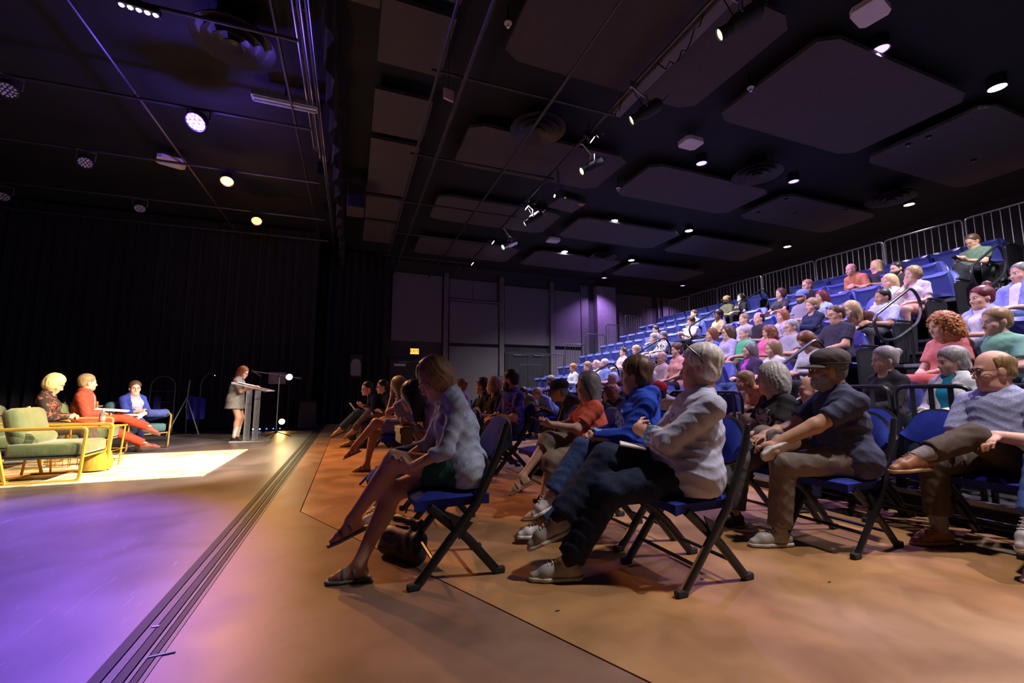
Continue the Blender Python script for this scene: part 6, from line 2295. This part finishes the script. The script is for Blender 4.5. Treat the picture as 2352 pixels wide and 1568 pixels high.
S('man with brown hair behind the boy in white', 1593, 725, 5, hair='short', hc='brown', top=('tee', C('slate_blue', .20, .24, .36)), bottom=('pants', NAVY), skin='fair', shoe=SHO['black'])
S('dark-haired woman in a blue tank top with hand at her mouth', 1631, 749, 2, fem=True, hair='long', hc='auburn', top=('tank', C('bright_blue_tank', .08, .14, .46)), bottom=('pants', NAVY), arms='chinr', skin='warm', shoe=SHO['black'])
S('woman with wavy brown hair and glasses in a lavender top', 1668, 742, 2, fem=True, fat=1.12, hair='wavy', hc='brown', glasses=2, top=('long', C('lavender', .40, .36, .56)), bottom=('pants', DENIM), arms='lap', skin='fair', shoe=SHO['black'])
S('woman with dark hair looking down behind the zebra print', 1503, 756, 4, fem=True, hair='bun', hc='dark', hp=16, top=('tee', C('dusty_rose', .35, .20, .22)), bottom=('pants', NAVY), skin='fair', shoe=SHO['black'])
S('woman with short grey hair in a dark top beside the zebra print', 1498, 772, 3, fem=True, hair='shortf', hc='grey', hp=14, top=('long', C('ink_blue', .04, .06, .14)), bottom=('pants', NAVY), skin='fair', shoe=SHO['black'])
S('woman in a black and white zebra print dress', 1520, 761, 3, fem=True, fat=1.2, hair='shortf', hc='saltpepper', hp=16, top=('dress', C('zebra', .62, .60, .62, kind='zebra', scale=10, col2=(.02, .02, .025))), sleeve=1.2, hem=1.5, skin='fair', shoe=SHO['black'])
S('woman with sunglasses pushed up on her hair', 1430, 799, 2, fem=True, hair='bun', hc='brown', shades_up=1, top=('tee', C('pale_pink', .6, .44, .48)), bottom=('pants', NAVY), skin='fair', shoe=SHO['black'])
S('blond person just left of the zebra print', 1458, 794, 2, fem=True, hair='shortf', hc='blond', hp=10, top=('tee', C('pale_cream', .58, .54, .46)), bottom=('pants', NAVY), skin='fair', shoe=SHO['black'])
S('person with bright ginger hair in a white top', 1313, 836, 1, fem=True, hair='shortf', hc='ginger', hp=12, top=('long', C('white_blouse', .62, .62, .66)), bottom=('pants', NAVY), skin='fair', shoe=SHO['black'])
S('woman with curly blond hair beside the white-haired men', 1347, 834, 1, fem=True, hair='curlyshort', hc='darkblond', top=('tee', C('beige_top', .48, .40, .32)), bottom=('pants', NAVY), skin='pink', shoe=SHO['black'])
S('white-haired man in a white shirt near the far aisle', 1368, 834, 1, hair='bald', hc='white', top=('shirt', C('white_shirt', .64, .64, .68)), bottom=('pants', KHAKI), skin='pink', shoe=SHO['black'])
S('white-haired man in a blue vest near the far aisle', 1387, 830, 1, hair='short', hc='white', top=('tee', C('blue_vest', .16, .22, .50)), bottom=('pants', KHAKI), skin='pink', shoe=SHO['black'])
S('woman with white hair in an orange-yellow top', 1405, 855, 0, fem=True, hair='shortf', hc='white', top=('tee', C('marigold', .60, .34, .10)), bottom=('pants', KHAKI), skin='pink', shoe=SHO['black'])
S('old man with glasses in a pale pink shirt', 1518, 814, 1, hair='bald', hc='grey', glasses=2, top=('shirt', C('pale_pink_shirt', .52, .38, .42)), bottom=('pants', KHAKI), arms='lap', skin='pink', shoe=SHO['black'])
S('woman in a pink top half hidden behind the white hair', 1552, 783, 1, fem=True, hair='shortf', hc='brown', top=('tee', C('peach_pink', .66, .30, .28)), bottom=('pants', NAVY), skin='pink', shoe=SHO['black'])
S('person with white hair just behind the blue hoodie', 1490, 853, 0, fem=True, hair='shortf', hc='white', top=('tee', C('pale_rose', .6, .46, .5)), bottom=('pants', KHAKI), skin='pink', shoe=SHO['black'])
S('person with curly grey hair in the far block', 1263, 863, 0, hair='curlyshort', hc='saltpepper', top=('tee', C('violet_tee', .26, .14, .42)), bottom=('pants', NAVY), skin='brown', shoe=SHO['black'])
S('person in a peach top half hidden behind the wavy grey hair', 1705, 850, 0, fem=True, hair='shortf', hc='darkblond', lean=6, top=('long', C('peach', .72, .30, .18)), bottom=('pants', KHAKI), arms='lap', skin='pink', shoe=SHO['white'])
make_seats()

# held things
def in_hand(root, pos, builder):
    o = builder
    o.matrix_world = root.matrix_basis @ T(*[float(v) for v in pos])
    return o
cu = thing('travel_cup', 'brushed steel cup in the hand of the dark polo man', 'cup')
MB().lathe([(.001, 0), (.034, 0), (.04, .12), (.041, .125)], 16).build('cup_body', CHROME, cu, True)
MB().lathe([(.042, .125), (.042, .135), (.01, .14)], 16).build('lid', BLACKPL, cu, True)
in_hand(rc, Jc['wrr'] + Jc['hdr'] * .09 + V(.01, .02, -.04), cu)
ph = thing('mobile_phone', 'dark phone held by the man in the green t-shirt near top', 'phone')
MB().box((0, 0, 0), (.15, .074, .009), Matrix.Rotation(R(-35), 4, 'Y'), .003).build('phone_body', BLACKPL, ph)
MB().box((0, 0, .0055), (.138, .066, .001), Matrix.Rotation(R(-35), 4, 'Y')).build('screen', mat('phone_screen', (.05, .05, .06), .1, emit=(.5, .6, .9), estr=.6), ph)
in_hand(rp, (Jp['wrl'] + Jp['wrr']) / 2 + V(.12, 0, .03), ph)

pc = thing('mobile_phone', 'black phone in the hands of the coral t-shirt woman', 'phone')
MB().box((0, 0, 0), (.14, .072, .009), Matrix.Rotation(R(-25), 4, 'Y'), .003).build('phone_body', BLACKPL, pc)
MB().box((0, 0, .0055), (.128, .064, .001), Matrix.Rotation(R(-25), 4, 'Y')).build('screen', mat('dark_screen', (.03, .03, .035), .1), pc)
in_hand(rco, (Jco['wrl'] + Jco['wrr']) / 2 + V(.10, 0, .035), pc)
# ---------------------------------------------------------------- stage people
def stage(label, px, py, X, base=0.0, chair=None, **q):
    q.setdefault('vox', .0135)
    if q.get('fem'):
        q.setdefault('s', .97)
    q, e = solve(q, px, py, X, base)
    if DEBUG:
        joints_px(q)
        print('STAGE', label, 'err %.2f' % e, [round(v, 2) for v in q['loc']], q['lean'], q['tl'], q['s'])
    if chair:
        a = R(q['rz'])
        lounge_chair(q['loc'][0] + chair[-1] * math.cos(a), q['loc'][1] + chair[-1] * math.sin(a), chair[1], *chair[0:1], *chair[2:-1])
    return make_person(q, label, 'people on the stage')


RUST = C('rust_jacket', .34, .055, .03)
rb, Jb = stage('blond woman in a dark flowered dress looking down on stage', 147, 856, -3.82, fem=True, hair='bob', hc='gold', hp=26, lean=-8, bend=12, rz=12, hy_=0, seat=.43, earring=1, chair=('yellow-framed lounge chair under the blond woman', 8, -.30),
      top=('long', C('dark_flowers', .03, .022, .02, kind='floral', scale=22, col2=(.03, .022, .02), col3=(.22, .07, .05))), bottom=('capri', BROWNP), leglen=1.45, arms='clasp', skin='warm', shoe=SHO['oxblood'], lan=(.50, .08, .09), ran=(.44, -.12, .09))
rm, Jm = stage('man in a rust-red jacket and trousers with legs stretched out', 205, 852, -3.86, hair='short', hc='darkblond', hp=0, lean=-8, bend=8, rz=14, hy_=26, seat=.43, chair=('lounge chair under the man in the rust-red jacket', 6, WOODA, GREENC, .0), top=('jacket', RUST), open=.04, inner=C('white_dress_shirt', .72, .70, .70), collar=C('white_dress_shirt', .72, .70, .70),
      bottom=('pants', C('rust_trouser', .40, .06, .03)), arms='clasp', legs='crossr', cxf=.75, lan=(.78, .05, .09), skin='pink', shoe=SHO['oxblood'])
rw, Jw = stage('woman with glasses in a blue blazer and jeans with crossed legs on stage', 312, 876, -3.55, fem=True, fat=1.15, hair='bun', hc='brown', glasses=1, hp=4, lean=-6, bend=6, rz=-38, hy_=-18, seat=.43, chair=('wood-armed teal chair under the woman in the blue blazer', -36, WOODA, TEALC, .03), top=('jacket', C('blue_blazer', .035, .05, .28)), open=.085,
      inner=C('grey_logo_tee', .30, .29, .34, kind='print', col2=(.7, .7, .72)), sleeve=1.6, bottom=('pants', C('blue_denim_wash', .05, .07, .24, var=.25)), arms='clasp', legs='figl', skin='fair', shoe=SHO['white'])
rs, Js = stage('woman in a grey shirt dress reading at the lectern', 567, 838, -2.16, fem=True, stand=True, hair='long', hc='auburn', glasses=1, hp=22, lean=4, bend=6, rz=-6, hy_=-14, s=.95, fat=1.06, top=('dress', C('grey_dress', .20, .19, .18)), sleeve=.8, arms='lap',
      lwr=(.26, .10, 1.10), rwr=(.27, -.12, 1.10), lhint=(-.4, .5, -.9), rhint=(-.4, -.5, -.9), lhd=(.9, -.3, .1), rhd=(.9, .3, .1), skin='pink', shoe=SHO['black'], sock=('white', (.6, .55, .55)), sockh=.75, collar=C('dark_collar', .05, .045, .05))
def book(root, pos, rot, size, lab, col=(.75, .73, .7)):
    t = thing('open_book', lab, 'book')
    MB().box((0, 0, 0), size, None, .002).build('cover', mat('book_' + lab[:6], tuple(x * .8 for x in col), .6), t)
    MB().box((0, 0, size[2] * .5 + .001), (size[0] * .96, size[1] * .94, size[2] * .6)).build('pages', PAPER, t)
    t.matrix_world = root.matrix_basis @ T(*[float(v) for v in pos]) @ rot
book(rm, V(.26, .02, .70), Matrix.Rotation(R(6), 4, 'Y'), (.40, .28, .02), 'large white book on the lap of the man in rust red')
book(rw, V(.28, -.20, .60), RZ(R(30)), (.24, .17, .025), 'white notebook by the arm of the blue blazer')
for x, y, z, d_, lab in ((Jb, 0, 0, 0, 0),):
    pass
if DEBUG:
    print('NTRI', NTRI[0])
